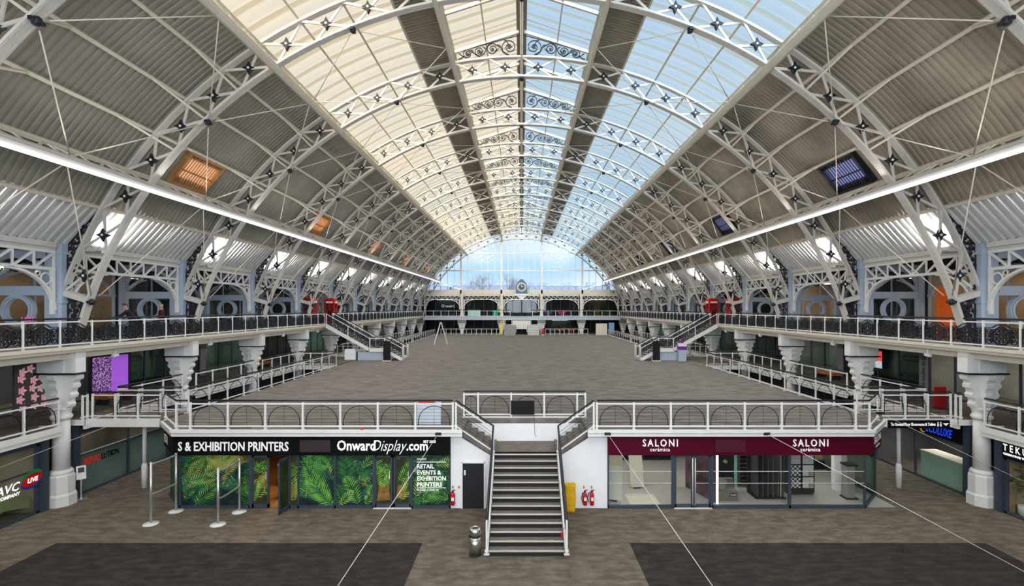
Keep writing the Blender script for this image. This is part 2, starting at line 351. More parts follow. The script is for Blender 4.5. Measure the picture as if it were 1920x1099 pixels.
# near end behind the camera: opening shaped for the light above, wall below
struct(MB().box((-26, YN - .3, 0), (26, YN, 6.3)).build('wall_near', 'wallw'))
struct(MB().box((-20, YN - .3, 6.3), (-9.5, YN, 14)).box((9.5, YN - .3, 6.3), (20, YN, 14)).box((-20, YN - .3, 14), (20, YN, 23)).build('wall_near_light_mask', 'wallw'))  # unseen wall panels added to narrow the daylight from behind
m = MB()
for i in range(-1, 2): m.box((i * 6.0 - .2, YN - .2, 6.3), (i * 6.0 + .2, YN, 14.0))
struct(m.build('trim_near', 'white'))
# ================================================================ roof ribs
def star_mesh():
    m = MB(); r, q = .27, .095
    pts = []
    for i in range(8):
        a = pi / 4 * i; rr = r if i % 2 == 0 else q * 1.25
        pts.append((rr * cos(a), rr * sin(a)))
    m.prism(pts, (0, 0, 0), (1, 0, 0), (0, 0, 1), .16); m.k = 1
    m.prism([(.05 * cos(t), .05 * sin(t)) for t in [i * pi / 4 for i in range(8)]], (0, 0, 0), (1, 0, 0), (0, 0, 1), .2)
    return m
def arc_path(R, a0, a1, n):
    P = []
    for i in range(n + 1):
        a = a0 + (a1 - a0) * i / n; x, z = A(R, a); P.append(((x, 0, z), (0, 1, 0), (sin(radians(a)), 0, cos(radians(a)))))
    return P
def ringpanel(poly, cell, o, u, v, seed, rim=.05):
    """ornamental ironwork: packed curls inside an outline"""
    rnd = random.Random(seed); m = MB(); n = len(poly)
    def inside(x, y):
        c = False
        for i in range(n):
            (x1, y1), (x2, y2) = poly[i], poly[(i + 1) % n]
            if (y1 > y) != (y2 > y) and x < (x2 - x1) * (y - y1) / (y2 - y1) + x1: c = not c
        return c
    m.flat(list(poly) + [poly[0]], o, u, v, rim, .05)
    xs = [p[0] for p in poly]; ys = [p[1] for p in poly]; y = min(ys) + cell / 2; r = 0
    while y < max(ys):
        x = min(xs) + cell * (.5 if r % 2 else .25)
        while x < max(xs):
            if inside(x, y):
                rr = cell * .52; t0 = rnd.random() * 6
                m.flat([(x + rr * (1 - .05 * i) * cos(t0 + i * .62), y + rr * (1 - .05 * i) * sin(t0 + i * .62)) for i in range(15)], o, u, v, cell * .17, .04)
                m.flat([(x + rr * .34 * cos(i * pi / 3), y + rr * .34 * sin(i * pi / 3)) for i in range(7)], o, u, v, cell * .16, .05)
            x += cell
        y += cell * .86; r += 1
    return m
NA = 13 * DA
rib_parts = None
def make_rib(label):
    t = thing('roof_rib', label, 'roof rib', (0, Y1, 0), 'white lattice arch ribs of the hall')
    MB().sweep(arc_path(R1, -NA, NA, 52), (.34, .09)).build('inner_chord', 'ribw', t)
    m = MB().sweep(arc_path(R1 + .06, -NA, NA, 52), (.05, .14)); m.build('chord_web', 'ribw', t)
    MB().sweep(arc_path(R2, -NA, NA, 52), (.30, .10)).build('outer_chord', 'ribw', t)
    m = MB()
    for j in range(-13, 13):
        a, b = j * DA, (j + 1) * DA
        for (ra, rb), dy in (((R1, R2), .05), ((R2, R1), -.05)):
            p, q = A(ra, a), A(rb, b); m.bar((p[0], dy, p[1]), (q[0], dy, q[1]), .05, .10, (0, 1, 0) if False else (cos(radians(a)), 0, -sin(radians(a))))
    m.build('lattice', 'ribw', t)
    m = MB()
    for y in (-.12, .12): m.sweep(arc_path(R1 - .048, -NA, NA, 52), (.012, .012)) if False else m.sweep([(V3(p, (0, 1, 0), y), u, v) for p, u, v in arc_path(R1 - .046, -NA, NA, 52)], (.02, .014))
    for j in range(-104, 105):
        a = j * NA / 104
        for y in (-.12, .12):
            x, z = A(R1 - .05, a); m.box((x - .018, y - .018, z - .018), (x + .018, y + .018, z + .018))
    m.build('rivets', 'ribw', t)
    st = None
    for j in range(-13, 13):
        x, z = A((R1 + R2) / 2, (j + .5) * DA)
        if st is None: st = star_mesh().build('star_boss', ['iron', 'white'], t); st.location = (x, 0, z)
        else: st2 = put(st, t, (x, 0, z))
    kn = None
    for j in (-13, -8, -4, 0, 4, 8, 13):
        x, z = A(R1 - .1, j * DA)
        if kn is None:
            kn = MB().lathe([(.05, -.14), (.11, -.1), (.13, 0), (.11, .08), (.06, .12)], (0, 0, 0), 10).box((-.06, -.2, -.06), (.06, .2, .04)).build('rod_boss', 'iron', t); kn.location = (x, 0, z)
        else: put(kn, t, (x, 0, z))
    for s in (-1, 1):
        x, z = A(R1, NA); m = MB()
        m.bar((x, 0, z), (18.45, 0, ZG), .34, .12, (1, 0, .3)); m.bar((x + .06, 0, z), (18.51, 0, ZG), .06, .24, (1, 0, .3)); m.build('rib_foot', 'ribw', t, flip=s < 0)
        x2, z2 = A(R2, NA); m = MB()
        m.bar((x - .05, 0, z + .02), (x2, 0, z2 - .02), .40, .22, (0, 0, 1)); m.build('knee_strut', 'ribw', t, flip=s < 0)
        pa = A(R2 + .1, 11 * DA); pb = A(R2 + .1, 12 * DA)
        ringpanel([(pa[0], pa[1]), (18.72, 10.7), (18.78, 8.85), (pb[0], pb[1])], .26, (0, 0, 0), (1, 0, 0), (0, 0, 1), 5).build('scroll_panel', 'iron', t, flip=s < 0)
        ringpanel([(18.12, 8.3), (18.72, 8.5), (18.72, ZG + .1), (18.55, ZG + .1)], .24, (0, 0, 0), (1, 0, 0), (0, 0, 1), 6).build('scroll_panel', 'iron', t, flip=s < 0)
    return t
RL = 'white lattice arch rib with black stars, %s'
rib = make_rib(RL % 'nearest one, cut off by the frame')
rib.location = (0, Yk(-1), 0)
for k in range(0, 11):
    inst(rib, (0, Yk(k), 0), RL % ('%s from the front' % ORD[k + 1] if k < 10 else 'hindmost, against the gable window'))
# ================================================================ long girders
def girder(node, s):
    nm = {2: 'beside the ridge lantern', 6: 'between skylight and solid roof', 10: 'with the lit strip above the gallery'}[node]
    t = thing('roof_girder', 'long white lattice girder on the %s %s' % (SIDE[s], nm), 'girder', (0, 0, 0), 'long roof girders')
    a = node * DA; u = (cos(radians(a)), 0, -sin(radians(a))); r = (sin(radians(a)), 0, cos(radians(a)))
    x1, z1 = A(R1 - .02, a); x2, z2 = A(R2, a); ya, yb = 4.0, YE
    w = {2: .20, 6: .34, 10: .30}[node]
    MB().bar((x1, ya, z1), (x1, yb, z1), w, .13, r).bar((x1 - r[0] * .12, ya, z1 - r[2] * .12), (x1 - r[0] * .12, yb, z1 - r[2] * .12), w * .55, .1, r).build('bottom_chord', 'ribw' if node == 10 else 'cream', t, flip=s < 0)
    MB().bar((x2, ya, z2), (x2, yb, z2), .18, .12, r).bar((x2 - r[0] * .2, ya, z2 - r[2] * .2), (x2 - r[0] * .2, yb, z2 - r[2] * .2), .06, .06, r).build('top_chord', 'cream', t, flip=s < 0)
    m = MB(); k0 = -2
    for k in range(k0, 10):
        for i in range(6):
            y0 = Yk(k) + BAY * i / 6; y1 = y0 + BAY / 6
            if y0 < ya: continue
            if i % 2 == 0: m.bar((x1, y0, z1), (x2, y1, z2), .09, .05, u)
            else: m.bar((x2, y0, z2), (x1, y1, z1), .09, .05, u)
            m.bar((x1, y1, z1), (x2, y1, z2), .05, .05, u)
    m.build('lattice', 'cream', t, flip=s < 0)
    if node == 10:
        m = MB(); c = (x1 - .12, z1 - .22)
        m.box((c[0] - .09, 6, c[1] - .05), (c[0] + .09, YE - .5, c[1] + .05)).build('light_strip', 'led', t, flip=s < 0)['label'] = 'glowing white light strip'
for s in (-1, 1):
    for n_ in (2, 6, 10): girder(n_, s)
# ================================================================ purlins
PN = {7: 'just below the skylight', 8: 'midway down the solid roof', 9: 'next above the lit girder', 11: 'at the top of the shiny eaves sheet', 3: 'along the inner edge of the skylight', 4: 'the upper one across the skylight', 5: 'the lower one across the skylight'}
for s in (-1, 1):
    for node in (3, 4, 5, 7, 8, 9, 11):
        t = thing('roof_purlin', 'long thin purlin on the %s slope, %s' % (SIDE[s], PN[node]), 'purlin', (0, 0, 0), 'roof purlins')
        a = node * DA; r = (sin(radians(a)), 0, cos(radians(a))); x, z = A(R2 + .14, a)
        MB().bar((x, YN, z), (x, YE, z), .12 if node > 6 else .09, .15, r).build('purlin_bar', 'cream', t, flip=s < 0)
        if node in (7, 8, 9):
            for k in range(-1, 11):
                m = MB(); xi, zi = A(R1 + .1, a)
                for d in (-1, 1):
                    if k == 10 and d > 0: continue
                    m.bar((xi, Yk(k), zi), (x - .06, Yk(k) + d * 1.95, z - .06), .08, .07, r)
                m.build('knee_brace', 'cream', t, flip=s < 0)
# lantern: ridge, rafters, glazing bars
t = thing('roof_lantern', 'raised glazed ridge lantern frame along the top of the hall', 'roof lantern')
MB().box((-.14, YN, 23.45), (.14, YE, 23.7)).box((-.28, YN, 23.62), (.28, YE, 23.7)).build('ridge_beam', 'band', t)
MB().tube([(0, 2, A(R2, 0)[1] + .0), (0, YE, A(R2, 0)[1])], .07, 6).build('ridge_tie', 'cream', t)
for s in (-1, 1):
    MB().bar((2.0, YN, 22.98), (2.0, YE, 22.98), .07, .1).build('glazing_bar', 'cream', t, flip=s < 0)
    r1 = r2 = None
    for i in range(0, 23):
        y = Yk(-1) + BAY * i / 2
        if r1 is None: r1 = MB().bar((3.74, 0, 22.4), (.1, 0, 23.56), .13, .16).build('rafter', 'cream', t, flip=s < 0); r1.location.y = y
        else: put(r1, t, (0, y, 0))
    for i in range(0, 28):
        y = 8 + i * 1.05 * 3
        if y > YE: break
        if r2 is None: r2 = MB().bar((3.74, 0, 22.46), (.1, 0, 23.66), .03, .05).build('sash_bar', 'band', t, flip=s < 0); r2.location.y = y
        else: put(r2, t, (0, y, 0))
# iron scroll friezes under the lantern
def spiral(cx, cz, r, t0, turns, dirn=1, n=22):
    return [(cx + r * (1 - .8 * i / n) * cos(t0 + dirn * turns * 2 * pi * i / n), cz + r * (1 - .8 * i / n) * sin(t0 + dirn * turns * 2 * pi * i / n)) for i in range(n + 1)]
def frieze_half():
    m = MB(); o, u, v = (0, 0, 0), (1, 0, 0), (0, 0, 1)
    def top(x): return 22.42 + (23.38 - 22.42) * (1 - x / 3.6)
    def bot(x): return ZC + sqrt((R2 + .06) ** 2 - x * x)
    m.flat([(.1, top(.1)), (3.6, top(3.6))], o, u, v, .04, .05)
    S = []
    for cx, k in ((.68, .46), (1.62, .40), (2.36, .38), (3.02, .42)):
        h = top(cx) - bot(cx); S.append((cx, bot(cx) + h * (.5 if cx < 1 else .55), h * k))
    for i, (cx, cz, r) in enumerate(S):
        m.flat(spiral(cx, cz, r, -pi / 2 if i % 2 == 0 else pi / 2, 1.7, 1 if i % 2 == 0 else -1), o, u, v, .05, .05)
        if i == 0:
            m.prism([(.17 * (1 if j % 2 else .45) * cos(j * pi / 5), .17 * (1 if j % 2 else .45) * sin(j * pi / 5)) for j in range(10)], (cx, 0, cz), u, v, .06)
            m.flat([(cx + .04, cz + .1), (cx + .16, cz + r * .75), (cx + .3, cz + r * .8)], o, u, v, .05, .05)
        else: m.prism([(.08 * cos(j * pi / 3), .08 * sin(j * pi / 3)) for j in range(6)], (cx, 0, cz), u, v, .05)
        if i < 3:
            nx, nz, nr = S[i + 1]; sg = -1 if i % 2 == 0 else 1
            p = [(cx, cz + sg * r), ((cx + nx) / 2 - .1, cz + sg * r * .55), ((cx + nx) / 2, (cz + nz) / 2), ((cx + nx) / 2 + .1, nz - sg * nr * .4), (nx, nz - sg * nr)]
            m.flat(p, o, u, v, .06, .05)
            mx_, mz = (cx + nx) / 2, (cz + nz) / 2
            for q in ((-.05, 1), (.12, -1)):
                m.prism([(0, 0), (.14, q[1] * .08), (.26, q[1] * .2), (.1, q[1] * .16)], (mx_ + q[0], 0, mz), u, v, .05)
    m.flat([(3.1, bot(3.1) + .12), (3.35, bot(3.3) + .3), (3.5, bot(3.4) + .42)], o, u, v, .05, .05)
    m.flat([(3.2, bot(3.1) + .22), (3.4, bot(3.3) + .12), (3.55, bot(3.4) + .1)], o, u, v, .06, .05)
    return m
fz = thing('scroll_frieze', '', 'iron frieze', (0, Yk(-1), 0), 'black iron scroll friezes in the lantern')
frieze_half().build('scroll_panel', 'iron', fz); frieze_half().build('scroll_panel', 'iron', fz, flip=True)
fz['label'] = 'black iron scroll frieze under the ridge, above the frame top'
fz.location = (0, Yk(1), 0); fz['label'] = 'black iron scroll frieze under the ridge, the large nearest one at the top'
for k in range(2, 11):
    inst(fz, (0, Yk(k), 0), 'black iron scroll frieze under the ridge, %s from the front' % ORD[k - 1])
# ================================================================ diamond bracing rods
def rod(p, q, t): MB().tube([p, q], .022, 5).build('rod', 'cream', t)
ZONES = [('left', -4, 0, 'left skylight'), ('right', 0, 4, 'right skylight')]
def zone(a, b, c, nm):
    """rods from rib nodes b to mid-bay girder nodes a and c"""
    root = thing('rod_brace', '', 'tie rods', (0, Yk(-1), 0), 'thin diamond tie rods')
    for g in (a, c):
        if g is None: continue
        xa, za = A(R1 - .12, b * DA); xg, zg = A(R1 + .05, g * DA)
        f = .055; xb, zb = xa + (xg - xa) * f, za + (zg - za) * f; xg, zg = xg + (xa - xg) * .025, zg + (za - zg) * .025
        rod((xb, BAY / 2 * f, zb), (xg, BAY / 2, zg), root); rod((xg, BAY / 2, zg), (xb, BAY - BAY / 2 * f, zb), root)
    return root
for b, a, c, nm in ((-13, None, -10, 'below the left lit girder'), (-8, -10, -6, 'under the left solid slope'), (-4, -6, -2, 'under the left skylight'), (0, -2, 2, 'under the ridge lantern'),
                    (4, 2, 6, 'under the right skylight'), (8, 6, 10, 'under the right solid slope'), (13, None, 10, 'below the right lit girder')):
    r0 = zone(a, b, c, nm); k0 = -1 if abs(b) > 7 else (0 if b else 1); r0.location = (0, Yk(k0), 0)
    r0['label'] = 'diamond of thin white tie rods %s, in the nearest bay' % nm
    for k in range(k0 + 1, 10): inst(r0, (0, Yk(k), 0), 'diamond of thin white tie rods %s, %s bay from the front' % (nm, ORD[k - k0]))
# ================================================================ roof windows in the solid slope
for s in (-1, 1):
    for i, h in enumerate(HOLES[1:]):
        t = thing('roof_window', '%s louvred roof window in the %s slope, %s from the front' % ('amber' if s < 0 else 'violet', SIDE[s], ORD[i]), 'roof window', (0, h, 0), 'roof windows in the %s slope' % SIDE[s])
        m = MB(); R = 20.16; am = 51.5; u = (cos(radians(am)), 0, -sin(radians(am))); rr = (sin(radians(am)), 0, cos(radians(am))); x, z = A(R, am); c = (x, 0, z); hw = .82
        for q in (-1, 1):
            m.bar(V3(V3(c, u, q * hw), (0, 1, 0), -1.28), V3(V3(c, u, q * hw), (0, 1, 0), 1.28), .1, .3, rr)
            m.bar(V3(V3(c, (0, 1, 0), q * 1.24), u, -hw), V3(V3(c, (0, 1, 0), q * 1.24), u, hw), .1, .3, rr)
        m.build('frame', 'wood' if s < 0 else 'black', t, flip=s < 0)
        m = MB()
        for j in range(13):
            y = -1.1 + j * 2.2 / 12; m.bar(V3(V3(c, (0, 1, 0), y), u, -hw), V3(V3(c, (0, 1, 0), y), u, hw), .055, .05, rr)
        m.bar(V3(V3(c, u, .1), (0, 1, 0), -1.2), V3(V3(c, u, .1), (0, 1, 0), 1.2), .06, .08, rr)
        m.build('slats', 'wood' if s < 0 else 'black', t, flip=s < 0)
        a = V3(V3(V3(c, rr, .1), u, -hw), (0, 1, 0), -1.24); b = V3(V3(V3(c, rr, .1), u, hw), (0, 1, 0), -1.24)
        MB().poly([a, b, V3(b, (0, 1, 0), 2.48), V3(a, (0, 1, 0), 2.48)]).build('pane', 'gl_o' if s < 0 else 'gl_p', t, flip=s < 0)
# ================================================================ columns
def make_column(s):
    t = thing('iron_column', '', 'column', (s * XC, Yk(0), 0), 'white iron columns on the %s' % SIDE[s]); f = s < 0
    p8 = pi / 8
    MB().lathe([(.52, 0), (.52, .42), (.46, .5), (.46, 1.2), (.43, 1.28)], (0, 0, 0), 8, False, p8).lathe([(.40, 1.27), (.40, 1.36), (.34, 1.45)], (0, 0, 0), 20).build('base', 'white', t)
    MB().lathe([(.30, 1.4), (.285, 3.55)], (0, 0, 0), 20).build('shaft', 'white', t)
    m = MB().lathe([(.31, 3.5), (.37, 3.58), (.37, 3.66), (.31, 3.74), (.34, 3.9), (.38, 3.95), (.32, 4.02)], (0, 0, 0), 16)
    sc = [(-.26, 3.95)]
    pr = [(.28, 3.95), (.42, 4.02), (.46, 4.14), (.40, 4.26), (.44, 4.38), (.54, 4.42), (.57, 4.54), (.50, 4.64), (.54, 4.76), (.64, 4.82), (.66, 4.94), (.60, 5.02), (.66, 5.12), (.76, 5.16), (.79, 5.27), (.74, 5.36)]
    m.prism(pr + [(-a, b) for a, b in reversed(pr)], (0, 0, 0), (1, 0, 0), (0, 0, 1), .36)
    m.prism([(a * .62, b) for a, b in pr] + [(-a * .62, b) for a, b in reversed(pr)], (0, 0, 0), (0, 1, 0), (0, 0, 1), .30)
    m.build('capital', 'white', t)
    MB().box((-.84, -.34, 5.37), (.84, .34, 5.44)).build('capital_band', 'black', t)['label'] = 'black band over the scalloped capital'
    MB().box((-.80, -.24, 5.44), (.80, .24, ZG - .25)).box((-.34, -.30, 5.44), (.34, .30, ZG - .25)).build('head_block', 'white', t)
    MB().box((-.24, -.24, ZG), (.24, .24, 10.3)).box((-.30, -.30, ZG), (.30, .30, ZG + .5)).box((-.30, -.30, 8.3), (.30, .30, 8.42)).box((-.29, -.29, 10.3), (.29, .29, 10.74)).box((-.10, -.28, ZG + .5), (.10, .28, 10.3)).build('upper_post', 'bluewhite', t)['label'] = 'pale blue-grey gallery post'
    return t
COLM = {}
for s in (-1, 1):
    c0 = COLM[s] = make_column(s)
    c0['label'] = 'white iron column on the %s, nearest one, standing on the ground floor' % SIDE[s]
    for k in range(1, 11):
        inst(c0, (s * XC, Yk(k), 0), 'white iron column with scalloped capital on the %s, %s from the front' % (SIDE[s], ORD[k]))
# ================================================================ lattice beams along the gallery
def make_beam(s):
    t = thing('lattice_beam', '', 'beam', (s * XC, Yk(0), 0), 'lattice beams along the %s gallery' % SIDE[s]); f = s < 0; a, b = .34, BAY - .34
    MB().box((-.07, a, 10.32), (.07, b, 10.42)).build('top_chord', 'white', t)
    MB().box((-.08, a, 9.62), (.08, b, 9.74)).build('bottom_chord', 'white', t)
    m = MB(); n = 8
    for i in range(n):
        y0 = a + (b - a) * i / n; y1 = a + (b - a) * (i + 1) / n
        p = (0, y0, 10.35), (0, y1, 9.7)
        if i >= n / 2: p = (0, y0, 9.7), (0, y1, 10.35)
        m.bar(*p, .07, .08)
        m.bar((0, y1, 9.7), (0, y1, 10.35), .06, .06)
    m.build('lattice', 'white', t)
    for q in (0, 1):
        m = MB()
        def yy(v): return a + v if q == 0 else b - v
        P = [((0, yy(1.9 * (1 - cos(i * pi / 24))), 8.0 + 1.62 * sin(i * pi / 24)), (1, 0, 0), (0, (-1 if q == 0 else 1) * cos(i * pi / 24) , sin(i * pi / 24))) for i in range(13)]
        m.sweep(P, (.16, .09))
        m.tube([(0, yy(.34) + .22 * cos(i * pi / 8), 9.28 + .22 * sin(i * pi / 8)) for i in range(16)], .04, 5, True)
        m.tube([(0, yy(.68) + .1 * cos(i * pi / 5), 9.48 + .1 * sin(i * pi / 5)) for i in range(10)], .03, 5, True)
        m.box((-.07, yy(0), 7.85), (.07, yy(.12), 9.65))
        m.build('spandrel_bracket', 'white', t)
    MB().box((-.18, -.2, 10.55), (.1, BAY - .4, 10.76)).box((-.06, a, 10.42), (.06, b, 10.55)).build('gutter', 'gutter', t, flip=s < 0)
    # floodlights clipped to the gutter
    m = MB()
    m.box((-.85, .95, 10.46), (-.60, 1.35, 10.58)).box((-.62, 1.1, 10.5), (-.14, 1.2, 10.56)).build('floodlight', 'alu', t, flip=s < 0)
    return t
for s in (-1, 1):
    b0 = COLM[s * 2] = make_beam(s); b0.location = (s * XC, Yk(-1), 0); b0['label'] = 'white lattice beam with arch brackets over the %s gallery, nearest one at the frame edge' % SIDE[s]
    for k in range(0, 10): inst(b0, (s * XC, Yk(k), 0), 'white lattice beam with arch brackets over the %s gallery, %s from the front' % (SIDE[s], ORD[k + 1]))
    for k in range(-1, 10):
        l = bpy.data.lights.new('flood_lamp', 'SPOT'); l.energy = 650; l.spot_size = radians(125); l.spot_blend = .9; l.shadow_soft_size = .12; l.color = (1, .985, .96)
        o = bpy.data.objects.new('flood_lamp', l); COL.objects.link(o); o.location = (s * (XC - .75), Yk(k) + 1.15, 10.62)
        from mathutils import Vector
        o.rotation_euler = Vector((s * .15, .45, 1)).to_track_quat('-Z', 'Y').to_euler()
# ================================================================ cross screens on the gallery with hanging rings
def make_screen(s):
    t = thing('gallery_screen', '', 'screen', (0, Yk(0), 0), 'cross screens on the %s gallery' % SIDE[s]); f = s < 0
    x0, x1 = 19.31, 22.42
    MB().box((x1 - .34, -.16, ZG), (x1, .16, 10.5)).box((x1 - .24, -.2, ZG), (x1 - .1, .2, 10.5)).build('pilaster', 'bluewhite', t, flip=f)
    MB().box((x0, -.1, ZG), (x0 + .3, .1, 10.2)).build('pilaster', 'bluewhite', t, flip=f)
    MB().box((x0 + .3, -.12, 8.74), (x1 - .34, .12, 9.0)).box((x0 + .3, -.07, 8.62), (x1 - .34, .07, 8.74)).build('transom', 'bluewhite', t, flip=f)
    m = MB(); xm = (x0 + x1) / 2; hw = (x1 - x0) / 2 - .32
    P = []
    for i in range(17):
        a = pi * i / 16; P.append(((xm - hw * cos(a), 0, 9.0 + 1.25 * sin(a) ** .7), (0, 1, 0), (-cos(a), 0, sin(a))))
    m.sweep(P, (.14, .14)).box((x0 + .3, -.05, 10.15), (x1 - .34, .05, 10.5))
    m.build('arch', 'bluewhite', t, flip=f)
    for q in (-1, 1):
        MB().bar((xm + q * .15, 0, 9.85), (xm + q * hw, 0, 9.08), .10, .13).build('cross_brace', 'bluewhite', t, flip=f)
    m = MB(); pts = []
    for i in range(16):
        a = pi / 8 * i; r = .3 if i % 2 == 0 else .13; pts.append((r * cos(a), r * sin(a)))
    m.prism(pts, (xm, 0, 9.88), (1, 0, 0), (0, 0, 1), .16); m.build('rosette', 'iron', t, flip=f)
    m = MB(); R, r = .67, .49; n = 32
    for (yo, ra, rb) in ((.10, R, r), (.16, R - .05, r + .05)):
        b = len(m.v)
        for i in range(n):
            a = 2 * pi * i / n
            for rr, y in ((ra, -yo), (rb, -yo), (rb, yo), (ra, yo)): m.v.append((xm - .1 + rr * cos(a), y, 8.0 + rr * sin(a)))
        for i in range(n):
            for j in range(4): m.face([b + 4 * i + j, b + 4 * i + (j + 1) % 4, b + 4 * ((i + 1) % n) + (j + 1) % 4, b + 4 * ((i + 1) % n) + j])
    m.build('ring', 'bluewhite', t, flip=f)
    return t
for s in (-1, 1):
    c0 = make_screen(s); c0['label'] = 'pale blue screen with round ring across the %s gallery, nearest at the frame edge' % SIDE[s]
    for k in range(1, 10): inst(c0, (0, Yk(k), 0), 'pale blue screen with round ring across the %s gallery, %s from the front' % (SIDE[s], ORD[k]))
# ================================================================ shop units behind the galleries
IN = {}
def tone(c, v=.1):
    k = tuple(c)
    if k not in IN: IN[k] = mat('shop_interior_%d' % len(IN), c, .7, var=v, scale=1.5)
    return IN[k]
def unit(s, k, name, label, cat, grp, x, z0, h, dep, back, lamp=None, gl='dark', posts=3, arch=False, fascia=None, side=None, y0=None, y1=None, rail=False, es=1.0):
    f = s < 0; t = thing(name, label, cat, (s * x, Yk(k), z0), grp)
    a, b = (.25 if y0 is None else y0), (BAY - .25 if y1 is None else y1); zt = h
    m = MB()
    m.box((0, a, 0), (.1, a + .12, zt)).box((0, b - .12, 0), (.1, b, zt)).box((0, a, zt - .1), (.1, b, zt)).box((0, a, 0), (.1, b, .08))
    for i in range(1, posts):
        y = a + (b - a) * i / posts; m.box((.01, y - .04, 0), (.09, y + .04, zt))
    if rail: m.box((-.03, a, 1.7), (.03, b, 1.76))
    m.build('frame', 'slate' if not arch else 'bluewhite', t, flip=f)
    MB().box((.045, a + .12, .08), (.055, b - .12, zt - .1)).build('pane', gl, t, flip=f)
    MB().box((dep - .06, a, 0), (dep, b, zt)).box((.12, a - .05, 0), (dep, a, zt)).box((.12, b, 0), (dep, b + .05, zt)).box((.12, a, zt), (dep, b, zt + .05)).build('back_wall', tone(back), t, flip=f)
    if arch:
        m = MB(); ym = (a + b) / 2; w = (b - a) / 2
        P = [((.0, ym - (w - .25) * cos(pi * i / 14), zt - 1.3 + 1.15 * sin(pi * i / 14)), (1, 0, 0), (0, -cos(pi * i / 14), sin(pi * i / 14))) for i in range(15)]
        m.sweep(P, (.16, .14)).box((-.04, a, 2.2), (.04, b, 2.32)); m.build('arch', 'bluewhite', t, flip=f)
    if fascia: MB().box((-.06, a, zt), (.1, b, zt + fascia[1])).build('fascia', fascia[0], t, flip=f)
    if lamp:
        MB().box((dep * .3, a + 1.2, zt - .16), (dep * .5, b - 1.2, zt - .12)).build('ceiling_lamp', lamp, t, flip=f)
    rnd = random.Random(k * 7 + s + int(z0 * 3)); m = MB(); y = a + .5
    while y < b - 1.2:
        w = rnd.uniform(.5, 1.3); hh = rnd.uniform(.6, 1.3); m.box((dep * .55, y, 0), (dep * .8, y + w, hh)); m.box((dep * .53, y - .03, hh), (dep * .82, y + w + .03, hh + .04)); y += w + rnd.uniform(.3, .9)
        break
    m.build('counter', tone(side or (.12, .10, .08)), t, flip=f)
    return t
WARM, COOL, DIM = 'lampwarm', 'lamp', None
for s in (-1, 1):
    n = SIDE[s]
    for k in range(-1, 10):
        o = ORD[k + 1]
        warm = (s < 0 and k in (0, 4)) or (s > 0 and k in (-1, 0, 2))
        unit(s, k, 'gallery_shop', 'arched glazed shop on the %s upper gallery, %s bay from the front' % (n, o), 'shop front', 'shops along the %s upper gallery' % n, XW, ZG, 3.6, 3.2,
             ((.20, .15, .105) if s < 0 else (.36, .27, .18)) if warm else (.10, .10, .10) if k % 2 else (.16, .15, .14), WARM if warm else None, 'clear', 3, True)
        cb = [(.22, .21, .19), (.20, .27, .24), (.07, .07, .075), (.32, .29, .25), (.12, .14, .13)][(k + 2 + (s > 0)) % 5]
        unit(s, k, 'balcony_shop', 'dark framed glass shop on the %s middle balcony, %s bay from the front' % (n, o), 'shop front', 'shops along the %s middle balcony' % n, XW, ZM, 2.5, 3.2,
             cb, COOL if k % 2 == 0 else None, 'clearg' if k % 3 else 'clear', 4, fascia=('wallg', .42))
    # piers, upper wall
    for k in range(-1, 11):
        struct(MB().box((XW - .05, Yk(k) - .3, ZM), (XW + .12, Yk(k) + .3, ZG - .25)).build('trim_%s_pier' % n, 'wallg', flip=s < 0))
    struct(MB().box((XW - .02, YN, ZG + 3.6), (XW + .1, 96, 10.95)).build('wall_%s_upper' % n, 'darkceil', flip=s < 0))
# ================================================================ railings
def hoop_mesh(L):
    m = MB(); r = L * .42; zs = .93 - r
    m.tube([(-r, 0, .14), (-r, 0, zs)] + [(-r * cos(i * pi / 14), 0, zs + r * sin(i * pi / 14)) for i in range(1, 14)] + [(r, 0, zs), (r, 0, .14)], .017, 5)
    for i in range(5): m.tube([(-L / 2, 0, .27 + i * .135), (L / 2, 0, .27 + i * .135)], .006, 4)
    m.tube([(0, 0, .14), (0, 0, 1.0)], .006, 4)
    return m
def scroll_mesh(L):
    m = MB(); o, u, v = (0, 0, 0), (1, 0, 0), (0, 0, 1); w = L / 2 - .08; zc = .5
    def circ(cx, cz, r, wd, n=16): m.flat([(cx + r * cos(2 * pi * i / n), cz + r * sin(2 * pi * i / n)) for i in range(n + 1)], o, u, v, wd, .03)
    m.flat([(-w, .16), (-w, .82), (-.36, .82), (-.2, .92), (0, .95), (.2, .92), (.36, .82), (w, .82), (w, .16), (-w, .16)], o, u, v, .04, .04)
    circ(0, zc, .34, .05, 20); circ(0, zc, .22, .035); circ(0, zc, .09, .06, 8)
    for i in range(8):
        a = i * pi / 4; circ(.215 * cos(a), zc + .215 * sin(a), .085, .03, 8)
    for q in (-1, 1):
        for cz, d in ((.32, 1), (.66, -1)):
            m.flat(spiral(q * .5, cz, .15, pi / 2 * d, 1.5, q * d, 16), o, u, v, .035, .03)
            circ(q * .38, cz + d * .02 - .0, .07, .03, 8)
        circ(q * .56, zc, .075, .03, 8); circ(q * .43, zc, .05, .03, 8)
        m.flat([(q * .34, zc), (q * w, zc)], o, u, v, .03, .03); m.flat([(q * .1, .8), (q * w, .62)], o, u, v, .025, .03); m.flat([(q * .1, .2), (q * w, .38)], o, u, v, .025, .03)
    for z in (.22, .76): m.flat([(-w, z), (w, z)], o, u, v, .022, .03)
    m.flat([(-.12, .84), (0, .9), (.12, .84)], o, u, v, .03, .03)
    return m
PM = {}
